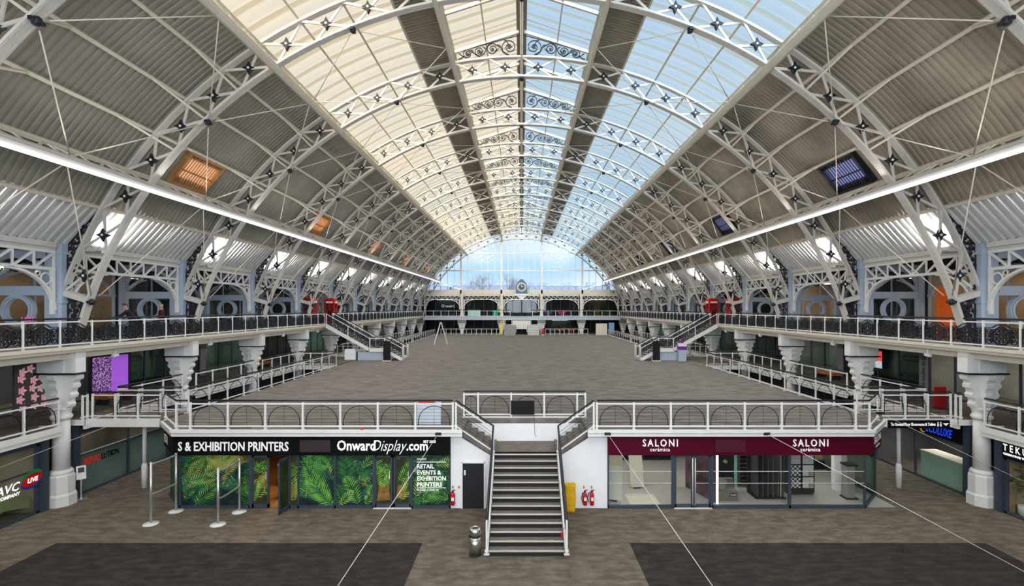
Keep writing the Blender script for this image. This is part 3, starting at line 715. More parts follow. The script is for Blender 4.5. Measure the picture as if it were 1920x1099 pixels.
def railing(label, pts, style='hoop', n=None, grp=None, h=1.15, post0=True, post1=True, spacing=1.464, parent=None):
    """a straight or bent run of white railing with black handrail; pts = (x, y, z) of its feet"""
    t = thing('railing', label, 'railing', pts[0], grp); o = pts[0]
    if parent:
        t.parent = parent
        for q in ('label', 'category', 'group'):
            if q in t: del t[q]
    L = [sub(p, o) for p in pts]
    hb = lambda z: [V3(p, (0, 0, 1), z) for p in L]
    MB().tube(hb(h), .038, 8).build('handrail', 'black', t)
    for nm, z, a in (('top_rail', h - .13, .05), ('bottom_rail', .13, .05)):
        m = MB()
        for i in range(len(L) - 1): m.bar(V3(L[i], (0, 0, 1), z), V3(L[i + 1], (0, 0, 1), z), a, a)
        m.build(nm, 'white', t)
    for i in range(len(L) - 1):
        p, q = L[i], L[i + 1]; d = sub(q, p); hl = sqrt(d[0] ** 2 + d[1] ** 2); k = n if n else max(1, round(hl / spacing)); rz = atan2(d[1], d[0]); bl = hl / k
        for j in range(k + 1):
            if (j == 0 and i > 0) or (j == 0 and i == 0 and not post0) or (j == k and i == len(L) - 2 and not post1): continue
            c = V3(p, d, j / k)
            if 'post' not in PM:
                PM['post'] = MB().box((-.035, -.03, 0), (.035, .03, 1.08)).box((-.05, -.09, 0), (.05, .09, .025)).box((-.05, -.06, .1), (.05, .06, .16)).build('post', 'white', t)
                PM['post'].location = c; PM['post'].rotation_euler = (0, 0, rz)
            else: put(PM['post'], t, c, rz)
        if style in ('hoop', 'scroll') and abs(d[2]) < .01:
            key = (style, round(bl, 2))
            for j in range(k):
                c = V3(p, d, (j + .5) / k)
                if key not in PM:
                    PM[key] = (hoop_mesh(bl) if style == 'hoop' else scroll_mesh(bl)).build('hoop_panel' if style == 'hoop' else 'scroll_panel', 'iron', t)
                    PM[key].location = c; PM[key].rotation_euler = (0, 0, rz)
                else: put(PM[key], t, c, rz)
        elif style == 'wire' or style == 'hoop':
            m = MB()
            for z in (.3, .44, .58, .72, .86): m.tube([V3(p, (0, 0, 1), z), V3(q, (0, 0, 1), z)], .007, 4)
            m.build('wires', 'iron', t)
        elif style == 'scroll':
            v = (0, 0, 1); x = hl; dz = d[2]; uu = nrm((d[0], d[1], 0)); off = .05
            ringpanel([(off, .18 + dz * off / x), (x - off, .18 + dz * (x - off) / x), (x - off, .9 + dz * (x - off) / x), (off, .9 + dz * off / x)], .2, p, uu, v, 4).build('scroll_panel', 'iron', t)
    return t
for s in (-1, 1):
    n = SIDE[s]; g = None
    a = railing('white railing with black scroll panels along the front part of the %s upper gallery' % n, [(s * XG, 46.0 - 1.464 * 26, ZG), (s * XG, 46.0, ZG)], 'scroll', 26)
    railing('white railing with black scroll panels on the %s upper gallery beyond its stairs' % n, [(s * XG, 48.0, ZG), (s * XG, 48.0 + 1.464 * 30, ZG)], 'scroll', 30)
    # platform edge railings
    q = s
    xs = -13.19 if s < 0 else 13.3
    xe = -2.74 if s < 0 else 3.0
    run = [(xe, 19.97, ZP), (xs, 19.97, ZP), (s * (13.75 if s < 0 else 13.85), 19.97, ZP), (s * XP, 21.62, ZP)]
    t = railing('white railing with black hoops on the front edge of the platform, %s of the stairs' % n, [run[0], run[1]], 'hoop', 7)
    run[1] = (run[1][0] + s * .12, run[1][1], ZP); t = railing('short white railing turning the %s front corner of the platform' % n, run[1:], 'wire', 1, post0=False)
    t = railing('long white railing along the %s side of the platform, near the front' % n, [(s * XP, 23.1, ZP), (s * XP, 41.5, ZP)], 'hoop', 12)
    t = railing('white railing along the %s side of the platform towards the far end' % n, [(s * XP, 49.2, ZP), (s * XP, 49.2 + 1.464 * 27, ZP)], 'hoop', 27)
    # bridges from platform to balcony
    for (ya, yb, w) in ((21.6, 22.95, 'nearest'), (41.6, 49.2, 'middle')):
        struct(MB().box((XP + .16, ya - .08, ZM - .26), (XB - .04, yb + .08, ZM)).build('floor_%s_bridge' % n, 'carpet', flip=s < 0))
        struct(MB().box((XP + .16, ya - .14, ZM - .32), (XB - .04, ya - .06, ZM + .03)).box((XP + .16, yb + .06, ZM - .32), (XB - .04, yb + .14, ZM + .03)).build('trim_%s_bridge' % n, 'white', flip=s < 0))
        railing('white railing on the near edge of the %s bridge on the %s' % (w, n), [(s * (XP + .2), ya, ZM), (s * (XB - .02), ya, ZM)], 'hoop', 3, post0=False)
        railing('white railing on the far edge of the %s bridge on the %s' % (w, n), [(s * (XP + .2), yb, ZM), (s * (XB - .02), yb, ZM)], 'hoop', 3, post0=False)
    t = thing('bridge_post', 'thin white post under the nearest bridge on the %s' % n, 'post', (s * 17.0, 22.6, 0))
    MB().lathe([(.12, 0), (.12, 1.0), (.10, 1.04), (.085, 1.1)], (0, 0, 0), 12).build('sleeve', 'white', t)
    MB().lathe([(.08, 1.0), (.08, ZM - .27)], (0, 0, 0), 12).build('shaft', 'white', t)
    # middle balcony rails, one run between columns
    sp = [(9.0, 20.1), (23.1, Yk(1) - .6)] + [(Yk(1) + .6, Yk(2) - .6), (Yk(2) + .6, 41.4)] + [(Yk(4) + .6, Yk(5) - .6)] + [(Yk(k) + .6, Yk(k + 1) - .6) for k in range(5, 9)]
    sp = [x for x in sp if x[1] - x[0] > .6]
    for i, (ya, yb) in enumerate(sp):
        railing('white railing on the edge of the %s middle balcony, %s run from the front' % (n, ORD[i]), [(s * (XB + .08), ya, ZM), (s * (XB + .08), yb, ZM)], 'hoop')
# landing railing above the front stairs, back rails of the platform
railing('short white hooped railing behind the stair landing, holding the screen', [(-2.55, 22.2, ZP), (-1.93, 22.2, ZP), (-.46, 22.2, ZP), (1.0, 22.2, ZP), (2.46, 22.2, ZP), (2.82, 22.2, ZP)], 'hoop', 1)
railing('white railing along the far end of the platform, left of the stairs', [(-14.6, 90.8, ZP), (-3.6, 90.8, ZP)], 'plain', 12)
railing('white railing along the far end of the platform, right of the stairs', [(4.3, 90.8, ZP), (12.0, 90.8, ZP)], 'plain', 9)
# ================================================================ far end of the hall
struct(MB().box((-19, 92.0, ZG - .25), (19, 98, ZG)).build('floor_far_gallery', 'soffit'))
struct(MB().box((-18.1, 91.9, ZG - .12), (18.1, 92.0, ZG + .03)).box((-18.1, 91.97, ZG - .62), (18.1, 92.1, ZG - .12)).build('trim_far_gallery', 'fasciab'))
struct(MB().box((-26, 91.2, ZM - .25), (26, 98, ZM - .05)).build('floor_far_balcony', 'carpet'))
struct(MB().box((-26, 97.6, 0), (26, 97.9, 10.6)).build('wall_far', 'walld'))
struct(MB().box((-19, 93.5, 10.45), (19, 97.7, 10.6)).build('ceiling_far_gallery', 'darkceil'))
FX = (-11.1, -3.7, 3.7, 11.1)
for i, x in enumerate(FX):
    c_ = inst(COLM[1], (x, 93.3, 0), 'white iron column under the clock window at the far end, %s from the left' % ORD[i])
    for ch in c_.children:
        if ch.name.startswith('upper_post'): ch.material_slots[0].link = 'OBJECT'; ch.material_slots[0].material = M['cream']; del ch['label']
b0 = None
for i, x in enumerate((-18.5, -11.1, -3.7, 3.7, 11.1)):
    inst(COLM[2], (x, 93.5, 0), 'white lattice beam with arch brackets at the far end, %s from the left' % ORD[i], rz=-pi / 2)
FC = [(.10, .13, .07), (.07, .10, .12), (.06, .05, .08), (.05, .07, .11), (.07, .06, .06)]
for lev, z0, h, y, nm in ((0, ZM, 2.6, 95.6, 'lower'), (1, ZG, 3.3, 96.2, 'upper')):
    for i in range(5):
        x0 = -18.3 + i * 7.4; x1 = x0 + 7.2
        t = thing('glass_shop', 'dark glass shop front on the %s level at the far end, %s from the left' % (nm, ORD[i]), 'shop front', (x0, y, z0), 'shops at the far end')
        m = MB()
        for j in range(5): m.box((7.2 * j / 4 - .04, -.06, 0), (7.2 * j / 4 + .04, .06, h))
        m.box((0, -.06, 0), (7.2, .06, .1)).box((0, -.06, h - .12), (7.2, .06, h)); m.build('frame', 'slate', t)
        MB().box((0, -.01, .1), (7.2, .01, h - .1)).build('pane', 'dark', t)
        MB().box((0, 1.2, 0), (7.2, 1.25, h)).build('back_wall', tone(FC[(i + lev) % 5] if lev else FC[(i + 2) % 5]), t)
        if (lev, i) in ((1, 0), (1, 4), (1, 2), (0, 3)):
            MB().box((2, .6, h - .2), (5, .8, h - .16)).build('ceiling_lamp', 'lampwarm' if i in (2, 4) else 'lamp', t)
        if (lev, i) == (1, 0): txt('Onward', .75, t, 'text', (2.9, -.03, 1.7), d=.01)
        if (lev, i) == (1, 1): MB().box((5.2, -.5, .95), (6.6, .0, 1.15)).box((5.4, -.4, 0), (6.4, -.1, .95)).build('counter', mat('green_counter', (.0, .35, .15), .5), t); MB().box((0.6, -.2, .1), (3.0, -.16, 1.2)).build('counter_panel', mat('mint_panel', (.45, .72, .68), .5), t)
        if (lev, i) == (1, 4): MB().box((2.6, .5, .1), (3.6, .6, 2.6)).build('curtain', mat('gold_curtain', (.6, .36, .12), .6), t)
        if (lev, i) == (1, 2): MB().box((4.5, .4, .1), (5.3, .5, 3.0)).build('curtain', mat('peach_curtain', (.55, .32, .22), .6), t)
def lounge(label, loc, rz, c):
    t = thing('lounge_chair', label, 'chair', loc, 'lounge chairs at the far end', rz)
    MB().prism([(-.5, .38), (.5, .38), (.62, .55), (-.62, .55)], (0, 0, 0), (1, 0, 0), (0, 0, 1), .7).build('seat', c, t)
    MB().prism([(-.62, .5), (.62, .5), (.95, 1.15), (.2, .8), (-.2, .8), (-.95, 1.15)], (0, .3, 0), (1, 0, 0), (0, 0, 1), .12).build('backrest', c, t)
    MB().tube([(0, 0, .03), (0, 0, .4)], .05, 8).lathe([(.3, 0), (.3, .03)], (0, 0, 0), 14).build('pedestal', 'steel', t)
cp, cb_, = mat('magenta_fabric', (.30, .01, .08), .7), mat('navy_fabric', (.02, .05, .16), .7)
lounge('magenta winged chair on the far balcony, right of the far stairs', (7.3, 94.6, ZM), .2, cp)
lounge('navy winged chair on the far balcony, left of two magenta ones', (5.6, 94.2, ZM), -.2, cb_)
lounge('magenta winged chair on the far balcony, rightmost', (9.4, 94.5, ZM), .1, cp)
lounge('navy winged chair on the far upper gallery', (5.0, 94.8, ZG), 0, cb_)
lounge('magenta winged chair on the far upper gallery', (7.6, 94.6, ZG), 0, cp)
# rails of the far upper gallery
railing('white railing on the far upper gallery, left of its stairs', [(-17.6, 92.0, ZG), (-2.1, 92.0, ZG)], 'plain', 11)
railing('white railing on the far upper gallery, right of its stairs', [(2.0, 92.0, ZG), (17.6, 92.0, ZG)], 'plain', 11)
def flight(m, p, d, w, n, going, rise, thick=.22):
    """stepped slab starting at p, climbing along horizontal unit vector d, width w to the left"""
    z = (0, 0, 1); pr = [(0, 0)]
    for i in range(n):
        pr.append((i * going, (i + 1) * rise)); pr.append(((i + 1) * going, (i + 1) * rise))
    pr.append((n * going, n * rise - thick - rise)); pr.append((going, 0))
    nn = crs(d, z); m.prism(pr, V3(p, nn, -w / 2), d, z, w); return m
# far stairs
t = thing('far_staircase', 'grey double staircase to the upper gallery at the far end', 'stairs', (0, 89.0, ZP))
for x in (-3.15, 1.05):
    m = MB(); flight(m, (x + 2.1, 0, 0), (0, 1, 0), 2.1, 10, .24, .17); m.v = [(x + (x + 4.2 - v[0] - x) - 2.1 if False else v[0], v[1], v[2]) for v in m.v]
    m.build('flight', mat('pale_stair', (.36, .35, .34), .7) if x < 0 else 'gutter', t)
se = None
for x in (-3.15, 1.05):
    for i in range(10):
        if se is None: se = MB().box((0, -.012, -.05), (2.1, 0, .004)).build('step_edge', 'slate', t); se.location = (x, .24 * i, .17 * (i + 1))
        else: put(se, t, (x, .24 * i, .17 * (i + 1)))
MB().box((-3.2, 2.35, 1.58), (3.2, 3.4, 1.7)).build('landing', 'gutter', t)
m = MB(); flight(m, (1.6, 2.5, 1.7), (0, 1, 0), 3.3, 9, .16, .172); m.build('flight', 'gutter', t)
for a, b in (((-3.2, 2.4), (-1.8, 2.4)), ((1.7, 2.4), (3.2, 2.4)), ((-.95, 2.3), (.95, 2.3))):
    m = MB(); z0 = 1.7 if a[0] != -.95 else 1.0
    for z in (z0 + .1, z0 + 1.0): m.bar((a[0], a[1], z), (b[0], b[1], z), .06, .06)
    for x in (a[0], b[0]): m.bar((x, a[1], z0 - .6), (x, a[1], z0 + 1.05), .07, .07)
    m.build('guard_rail', 'white', t)
MB().box((-.95, 2.32, 1.0), (.95, 2.36, 1.9)).build('guard_panel', 'gutter', t)
# clock
t = thing('clock', 'large blue-grey cased clock above the far gallery, on the sill of the gable window', 'clock', (.0, 93.7, 10.5))
pts = [(-1.15, 0), (1.15, 0), (1.05, .5), (.95, 1.6)] + [(.95 * cos(i * pi / 12), 1.6 + .95 * sin(i * pi / 12)) for i in range(1, 12)] + [(-.95, 1.6), (-1.05, .5)]
MB().prism(pts, (0, 0, .2), (1, 0, 0), (0, 0, 1), .5).prism([(-.5, 2.45), (.5, 2.45), (.25, 2.75), (-.25, 2.75)], (0, 0, .2), (1, 0, 0), (0, 0, 1), .4).build('case', mat('clock_case', (.10, .16, .22), .5), t)
MB().box((-1.35, -.45, -.12), (1.35, .3, .1)).prism([(-.9, -.15), (.9, -.15), (.3, -.75), (-.3, -.75)], (0, -.1, 0), (1, 0, 0), (0, 0, 1), .5).build('bracket', 'white', t)
def disc(r, y, n=32, d=.05): return MB().prism([(r * cos(2 * pi * i / n), 1.5 + r * sin(2 * pi * i / n)) for i in range(n)], (0, y, .0), (1, 0, 0), (0, 0, 1), d)
disc(.82, -.27, d=.1).build('rim', 'white', t)
f = disc(.66, -.33, d=.05).build('face', 'slate', t)
m = MB()
for i in range(12):
    a = i * pi / 6; m.bar((.46 * sin(a), -.37, 1.5 + .46 * cos(a)), (.6 * sin(a), -.37, 1.5 + .6 * cos(a)), .02, .06, (cos(a), 0, -sin(a)))
m.build('numerals', 'text', f)
MB().bar((0, -.39, 1.5), (-.1, -.39, 1.9), .02, .06, (1, 0, 0)).bar((0, -.39, 1.5), (.34, -.39, 1.62), .02, .07, (0, 0, 1)).build('hands', 'text', f)
# street beyond the gable
struct(MB().box((-150, 99.5, -.5), (150, 260, -.1)).build('ground_outside', 'carpet'))
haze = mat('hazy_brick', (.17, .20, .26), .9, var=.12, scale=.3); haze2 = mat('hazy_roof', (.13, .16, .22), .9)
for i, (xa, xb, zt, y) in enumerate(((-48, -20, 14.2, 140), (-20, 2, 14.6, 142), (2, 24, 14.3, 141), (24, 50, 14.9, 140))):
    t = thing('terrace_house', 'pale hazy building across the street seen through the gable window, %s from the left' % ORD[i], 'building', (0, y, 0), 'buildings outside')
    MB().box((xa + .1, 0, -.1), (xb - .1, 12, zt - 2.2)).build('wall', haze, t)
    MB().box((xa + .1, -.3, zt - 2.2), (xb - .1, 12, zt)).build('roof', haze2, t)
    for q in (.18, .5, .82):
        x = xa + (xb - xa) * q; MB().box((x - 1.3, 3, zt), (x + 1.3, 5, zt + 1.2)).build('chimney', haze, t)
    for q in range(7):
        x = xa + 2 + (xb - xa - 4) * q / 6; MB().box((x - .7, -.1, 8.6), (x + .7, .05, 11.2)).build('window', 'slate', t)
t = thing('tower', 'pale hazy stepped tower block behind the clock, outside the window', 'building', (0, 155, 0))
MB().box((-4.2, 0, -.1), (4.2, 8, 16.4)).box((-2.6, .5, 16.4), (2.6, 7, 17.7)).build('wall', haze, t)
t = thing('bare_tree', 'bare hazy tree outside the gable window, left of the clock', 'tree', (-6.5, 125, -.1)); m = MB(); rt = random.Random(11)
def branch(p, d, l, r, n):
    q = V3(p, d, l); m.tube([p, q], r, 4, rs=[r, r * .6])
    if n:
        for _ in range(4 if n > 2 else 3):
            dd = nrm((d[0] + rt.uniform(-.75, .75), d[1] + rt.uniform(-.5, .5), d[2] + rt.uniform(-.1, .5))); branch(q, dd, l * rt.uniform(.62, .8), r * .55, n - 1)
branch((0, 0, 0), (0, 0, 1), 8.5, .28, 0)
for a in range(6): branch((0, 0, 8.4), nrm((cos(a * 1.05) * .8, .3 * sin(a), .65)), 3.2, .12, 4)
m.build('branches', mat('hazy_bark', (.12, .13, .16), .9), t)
# ================================================================ side stairs from the upper gallery
for s in (-1, 1):
    t = thing('gallery_staircase', 'white staircase with black scroll panels from the %s upper gallery to the platform' % SIDE[s], 'stairs', (0, 46.1, ZP)); f = s < 0
    H1 = 4.27 - ZP; H2 = ZG - ZP; W_ = 1.8
    m = MB()
    for (xa, za, xb, zb, n) in ((10.95, 0, 12.6, H1, 6), (13.95, H1, 18.0, H2, 13)):
        g = (xb - xa) / n; r = (zb - za) / n
        for i in range(n): m.box((xa + i * g, .06, za + (i + 1) * r - .05), (xa + (i + 1) * g + .03, W_ - .06, za + (i + 1) * r)).box((xa + i * g, .06, za + i * r), (xa + i * g + .03, W_ - .06, za + (i + 1) * r))
    m.box((12.55, .06, H1 - .07), (14.0, W_ - .06, H1 - .02)).build("steps", "gutter", t, flip=f)
    m = MB()
    for y in (0, W_):
        m.bar((10.95, y, .05), (12.6, y, H1 - .02), .06, .3).bar((12.5, y, H1 - .08), (14.05, y, H1 - .08), .06, .26).bar((13.95, y, H1 - .02), (18.0, y, H2 - .08), .06, .3)
    m.build('stringers', 'white', t, flip=f)
    MB().box((12.5, .03, H1 - .1), (14.0, W_ - .03, H1)).build('landing', 'gutter', t, flip=f)
    MB().box((12.0, .1, 0), (15.2, .2, H1 - .22)).box((15.1, .1, 0), (15.2, W_ - .1, H1 - .22)).build('base_panel', 'bluewhite', t, flip=f)
    for y in (-.02, W_ + .02):
        railing('x', [(s * 10.95, y, .1), (s * 12.6, y, H1), (s * 13.95, y, H1), (s * 17.95, y, H2)], 'scroll', None, parent=t, spacing=1.9)
    for y in (0, W_): MB().lathe([(.09, 0), (.09, 1.25), (.11, 1.28), (.06, 1.36)], (10.88, y, 0), 10).build('newel_post', 'white', t, flip=f)
    t = thing('display_totem', 'black upright display totem in front of the %s side stairs' % SIDE[s], 'display', (s * 12.25, 45.6, ZP))
    MB().box((-.32, -.06, .05), (.32, .06, 1.82)).build('panel', 'screen', t); MB().box((-.36, -.2, 0), (.36, .2, .06)).build('foot', 'white', t)
def phone_box(label, loc):
    t = thing('telephone_box', label, 'telephone box', loc, 'red telephone boxes'); w = .45
    m = MB()
    for x in (-1, 1):
        for y in (-1, 1): m.box((x * w - .07 * (x > 0), y * w - .07 * (y > 0), 0), (x * w + .07 * (x < 0), y * w + .07 * (y < 0), 2.3))
    m.box((-w - .03, -w - .03, 0), (w + .03, w + .03, .14)).box((-w, -w, .14), (w, w, .5)).box((-w - .03, -w - .03, 1.98), (w + .03, w + .03, 2.3))
    for i in range(9):
        z = .5 + 1.48 * i / 8; m.box((-w + .01, -w + .01, z - .018), (w - .01, w - .01, z + .018))
    for x in (-.2, .2):
        for q in (-1, 1): m.box((x - .015, q * (w - .03) - .015, .5), (x + .015, q * (w - .03) + .015, 2.0)).box((q * (w - .03) - .015, x - .015, .5), (q * (w - .03) + .015, x + .015, 2.0))
    m.build('cabinet', 'red', t)
    MB().box((-w + .05, -w + .05, .5), (w - .05, w - .05, 1.98)).build('panes', 'dark', t)
    m = MB(); n = 10
    for i in range(n): 
        x0 = -w - .02 + (2 * w + .04) * i / n; x1 = x0 + (2 * w + .04) / n
        m.box((x0, -w - .02, 2.3), (x1, w + .02, 2.34 + .16 * sqrt(max(0, 1 - ((x0 + x1) / 2 / (w + .03)) ** 2))))
    m.lathe([(w * .98, 2.3), (w * .9, 2.42), (w * .62, 2.5), (.1, 2.55)], (0, 0, 0), 16).build('crown', 'red', t)
    sg = MB()
    for r in ((-.33, -w - .045, 2.06, .33, -w - .03, 2.22), (-w - .045, -.33, 2.06, -w - .03, .33, 2.22), (w + .03, -.33, 2.06, w + .045, .33, 2.22)): sg.box(r[:3], r[3:])
    sg.build('sign_panels', 'white', t)
    return t
phone_box('red telephone box at the head of the left side stairs', (-18.68, 49.2, ZG))
phone_box('red telephone box behind a rib on the left gallery, nearer than its twin', (-19.5, 46.3, ZG))
phone_box('red telephone box at the head of the right side stairs', (18.68, 49.2, ZG))
phone_box('red telephone box behind a rib on the right gallery, nearer than its twin', (19.5, 46.3, ZG))
# ladders and odds on the platform
t = thing('step_ladder', 'aluminium step ladder standing open on the platform floor', 'ladder', (-10.55, 65.5, ZP)); H = 2.9
for y0, y1, nm in ((-.0, .0, 0),):
    m = MB()
    for q in (-.28, .28): m.bar((-.85, q * 1.3, .02), (-.06, q * .7, H), .05, .08)
    for i in range(9):
        k = (i + 1) / 10; m.bar((-.85 + .79 * k, -.28 * (1.3 - .6 * k), H * k), (-.85 + .79 * k, .28 * (1.3 - .6 * k), H * k), .1, .03)
    m.build('front_frame', 'alu', t)
    m = MB()
    for q in (-.28, .28): m.bar((.85, q * 1.3, .02), (.06, q * .7, H), .04, .06)
    for i in (2, 5, 7):
        k = (i + 1) / 10; m.bar((.85 - .79 * k, -.28 * (1.3 - .6 * k), H * k), (.85 - .79 * k, .28 * (1.3 - .6 * k), H * k), .03, .03)
    m.build('rear_frame', 'alu', t)
    MB().box((-.14, -.25, H - .02), (.14, .25, H + .06)).build('top_cap', 'alu', t)
t = thing('leaning_ladder', 'yellow ladder leaning by the far stairs', 'ladder', (-3.75, 88.9, ZP)); m = MB()
for q in (-.2, .2): m.bar((q, -.1, 0), (q + .35, .9, 2.6), .06, .14)
for i in range(8): k = (i + .7) / 8.4; m.bar((-.2 + .35 * k, -.1 + 1.0 * k, 2.6 * k), (.2 + .35 * k, -.1 + 1.0 * k, 2.6 * k), .05, .1)
m.build('frame', 'yel', t)
t = thing('extinguisher_trolley', 'red fire extinguisher trolley at the foot of the far stairs', 'fire extinguisher', (3.75, 89.2, ZP))
MB().lathe([(.2, .1), (.22, .2), (.22, .95), (.12, 1.1), (.06, 1.15)], (0, 0, 0), 14).build('bottle', 'extred', t); MB().box((-.25, -.2, 0), (.25, .2, .1)).build('foot', 'white', t); MB().tube([(0, 0, 1.1), (.15, -.1, 1.2), (.28, -.15, .8), (.25, -.15, .4)], .025, 6).build('hose', 'black', t)
t = thing('display_board', 'cream display board standing at the far right of the platform', 'board', (14.1, 88.5, ZP)); MB().box((-1.0, -.04, .03), (1.0, .04, 2.1)).build('board', 'cream', t); MB().box((-1.0, -.2, 0), (-.9, .2, .04)).box((.9, -.2, 0), (1.0, .2, .04)).build('feet', 'alu', t)
t = thing('display_board', 'blue display board beside the cream one at the far right', 'board', (16.6, 92.6, ZM - .05)); MB().box((-.5, -.04, .03), (.5, .04, 2.1)).build('board', mat('sky_blue_print', (.22, .45, .75), .5), t); MB().box((-.5, -.2, 0), (-.4, .2, .04)).box((.4, -.2, 0), (.5, .2, .04)).build('feet', 'alu', t)
t = thing('storage_unit', 'low white drawer unit beside the left side stairs', 'cabinet', (-15.75, 46.3, ZP)); MB().box((-.5, -.3, .05), (.5, .3, 1.05)).build('body', 'white', t)
for i in range(2): MB().box((-.48, -.32, .1 + i * .47), (.48, -.3, .54 + i * .47)).build('drawer', 'wallw', t)
t = thing('promotion_stand', 'purple and white promotion stand by the right side stairs', 'stand', (14.62, 45.7, ZP)); MB().box((-.34, -.2, 0), (.34, .2, 1.2)).build('body', 'bluewhite', t); MB().box((-.38, -.24, 1.05), (.38, .24, 1.35)).build('band', 'purple', t); MB().box((-.36, -.22, 1.35), (.36, .22, 1.62)).build('header', 'white', t); MB().prism([(-.12, 1.62), (.12, 1.62), (.18, 1.85), (-.18, 1.85)], (0, 0, 0), (1, 0, 0), (0, 0, 1), .1).build('topper', 'purple', t)
# small cameras under the gallery edge
for s in (-1, 1):
    for i, y in enumerate((22.6, 29.5, 38.5, 45.0)):
        t = thing('security_camera', 'small white camera hanging under the %s gallery edge, %s from the front' % (SIDE[s], ORD[i]), 'camera', (s * (XG + .2), y, ZG - .5))
        MB().bar((0, 0, 0), (0, 0, .26), .05, .05).build('bracket', 'white', t); MB().bar((0, -.16, -.06), (0, .12, -.02), .12, .12).build('housing', 'white', t)
# ================================================================ two men on the left gallery
def skinned(name, V, E, mt, parent, sub=2, root=0):
    me = bpy.data.meshes.new(name); me.from_pydata([v[:3] for v in V], E, []); me.materials.append(M[mt] if isinstance(mt, str) else mt)
    o = bpy.data.objects.new(name, me); COL.objects.link(o); o.parent = parent
    o.modifiers.new('skin', 'SKIN'); sb = o.modifiers.new('sub', 'SUBSURF'); sb.levels = sub; sb.render_levels = sub
    for i, v in enumerate(V):
        r = v[3]; me.skin_vertices[0].data[i].radius = (r, v[4] if len(v) > 4 else r); me.skin_vertices[0].data[i].use_root = i == root
    o.modifiers['skin'].use_smooth_shade = True
    dg = bpy.context.evaluated_depsgraph_get(); m2 = bpy.data.meshes.new_from_object(o.evaluated_get(dg)); m2.materials.clear(); m2.materials.append(M[mt] if isinstance(mt, str) else mt)
    o.modifiers.clear(); o.data = m2; m2.name = name; return o
def person(label, loc, rz, P, coat, trousers, hair):
    """P: joints pelvis, chest, neck, head, and for each side shoulder, elbow, wrist, knee, ankle (local, facing -y)"""
    t = thing('person', label, 'person', loc, None, rz)
    V, E = [], []
    def add(p, r, to=None):
        V.append((*p, r)); 
        if to is not None: E.append((to, len(V) - 1))
        return len(V) - 1
    pe = add(P['pelvis'], .13); ch = add(P['chest'], .11, pe); nk = add(P['neck'], .055, ch); hd = P['head']; d = nrm(sub(hd, P['neck']))
    fw = P['face']
    h0 = add(V3(V3(hd, d, -.07), fw, .02), .066, nk); h1 = add(V3(hd, d, -.01), .090, h0); h2 = add(V3(hd, d, .06), .092, h1); add(V3(hd, d, .11), .06, h2)
    nb = add(V3(V3(hd, fw, .075), d, .0), .024, h1); add(V3(V3(hd, fw, .105), d, -.03), .017, nb)      # nose
    sd0 = nrm(crs(fw, d))
    for q in (-1, 1): add(V3(V3(hd, sd0, q * .095), d, -.005), .022, h1)                              # ears
    for s_, q in (('l', 1), ('r', -1)):
        sh = add(P['sh' + s_], .05, ch); el = add(P['el' + s_], .045, sh); wr = add(P['wr' + s_], .03, el)
        a = nrm(sub(P['wr' + s_], P['el' + s_])); pm = add(V3(P['wr' + s_], a, .06), .038, wr)
        sd = nrm(crs(a, (0, 0, 1)))
        for i, (o_, l) in enumerate(((-.03, .06), (-.01, .075), (.01, .07), (.03, .055))):
            k = add(V3(V3(P['wr' + s_], a, .10), sd, o_), .0095, pm); add(V3(V3(V3(P['wr' + s_], a, .10 + l * .8), sd, o_), (0, 0, -1), l * .4), .008, k)
        k = add(V3(V3(P['wr' + s_], a, .04), sd, .05 * q), .011, pm); add(V3(V3(P['wr' + s_], a, .075), sd, .07 * q), .009, k)
        hp = add(V3(P['pelvis'], sub(P['kn' + s_], P['pelvis']), .15), .09, pe); kn = add(P['kn' + s_], .06, hp); an = add(P['an' + s_], .045, kn); add(V3(P['an' + s_], (0, -1, 0), .16), .04, an)
    skinned('body', V, E, 'skin', t)
    V, E = [], []
    pe = add(V3(P['pelvis'], (0, 0, 1), -.13), .165); mid = add(V3(P['pelvis'], sub(P['chest'], P['pelvis']), .5), .16, pe); ch = add(P['chest'], .165, mid); cl = add(V3(P['chest'], sub(P['neck'], P['chest']), .68), .115, ch)
    for s_ in 'lr':
        sh = add(P['sh' + s_], .085, ch); el = add(P['el' + s_], .068, sh); add(V3(P['el' + s_], sub(P['wr' + s_], P['el' + s_]), .95), .05, el)
    skinned('jacket', V, E, coat, t)
    V, E = [], []; pe = add(V3(P['pelvis'], (0, 0, 1), .05), .15)
    for s_ in 'lr':
        hp = add(V3(P['pelvis'], sub(P['kn' + s_], P['pelvis']), .2), .11, pe); kn = add(P['kn' + s_], .08, hp); add(V3(P['an' + s_], (0, 0, 1), .03), .07, kn)
    skinned('trousers', V, E, trousers, t)
    for s_ in 'lr':
        a = P['an' + s_]; MB().prism([(-.1, 0), (.19, 0), (.2, .04), (.1, .09), (-.05, .12), (-.1, .1)], (a[0], a[1], 0), (0, -1, 0), (0, 0, 1), .09).build('shoe', 'black', t)
    m = MB(); u = V3(hd, d, .045); b = nrm(V3(V3((0, 0, 0), fw, -1), d, .55)); sd = nrm(crs(fw, d))
    m = MB(); ax = nrm(V3(d, fw, -.75)); ux = nrm(crs(ax, sd)); n = 18
    for k in range(9):
        th = radians(4 + 96 * k / 8)
        for i in range(n):
            a = 2 * pi * i / n; r = .112 * sin(th); m.v.append(V3(V3(V3(V3(hd, d, .035), ax, .112 * cos(th)), ux, r * cos(a)), sd, r * .92 * sin(a)))
    for k in range(8):
        for i in range(n): m.face([k * n + i, (k + 1) * n + i, (k + 1) * n + (i + 1) % n, k * n + (i + 1) % n], True)
    m.face(list(range(n))); m.build('hair', hair, t)
    m = MB()
    for q in (-1, 1):
        c = V3(V3(V3(hd, fw, .086), sd, q * .034), d, .025); m.lathe([(.004, -.008), (.011, 0), (.004, .008)], c, 8)
    m.build('eyes', 'black', t)
    return t
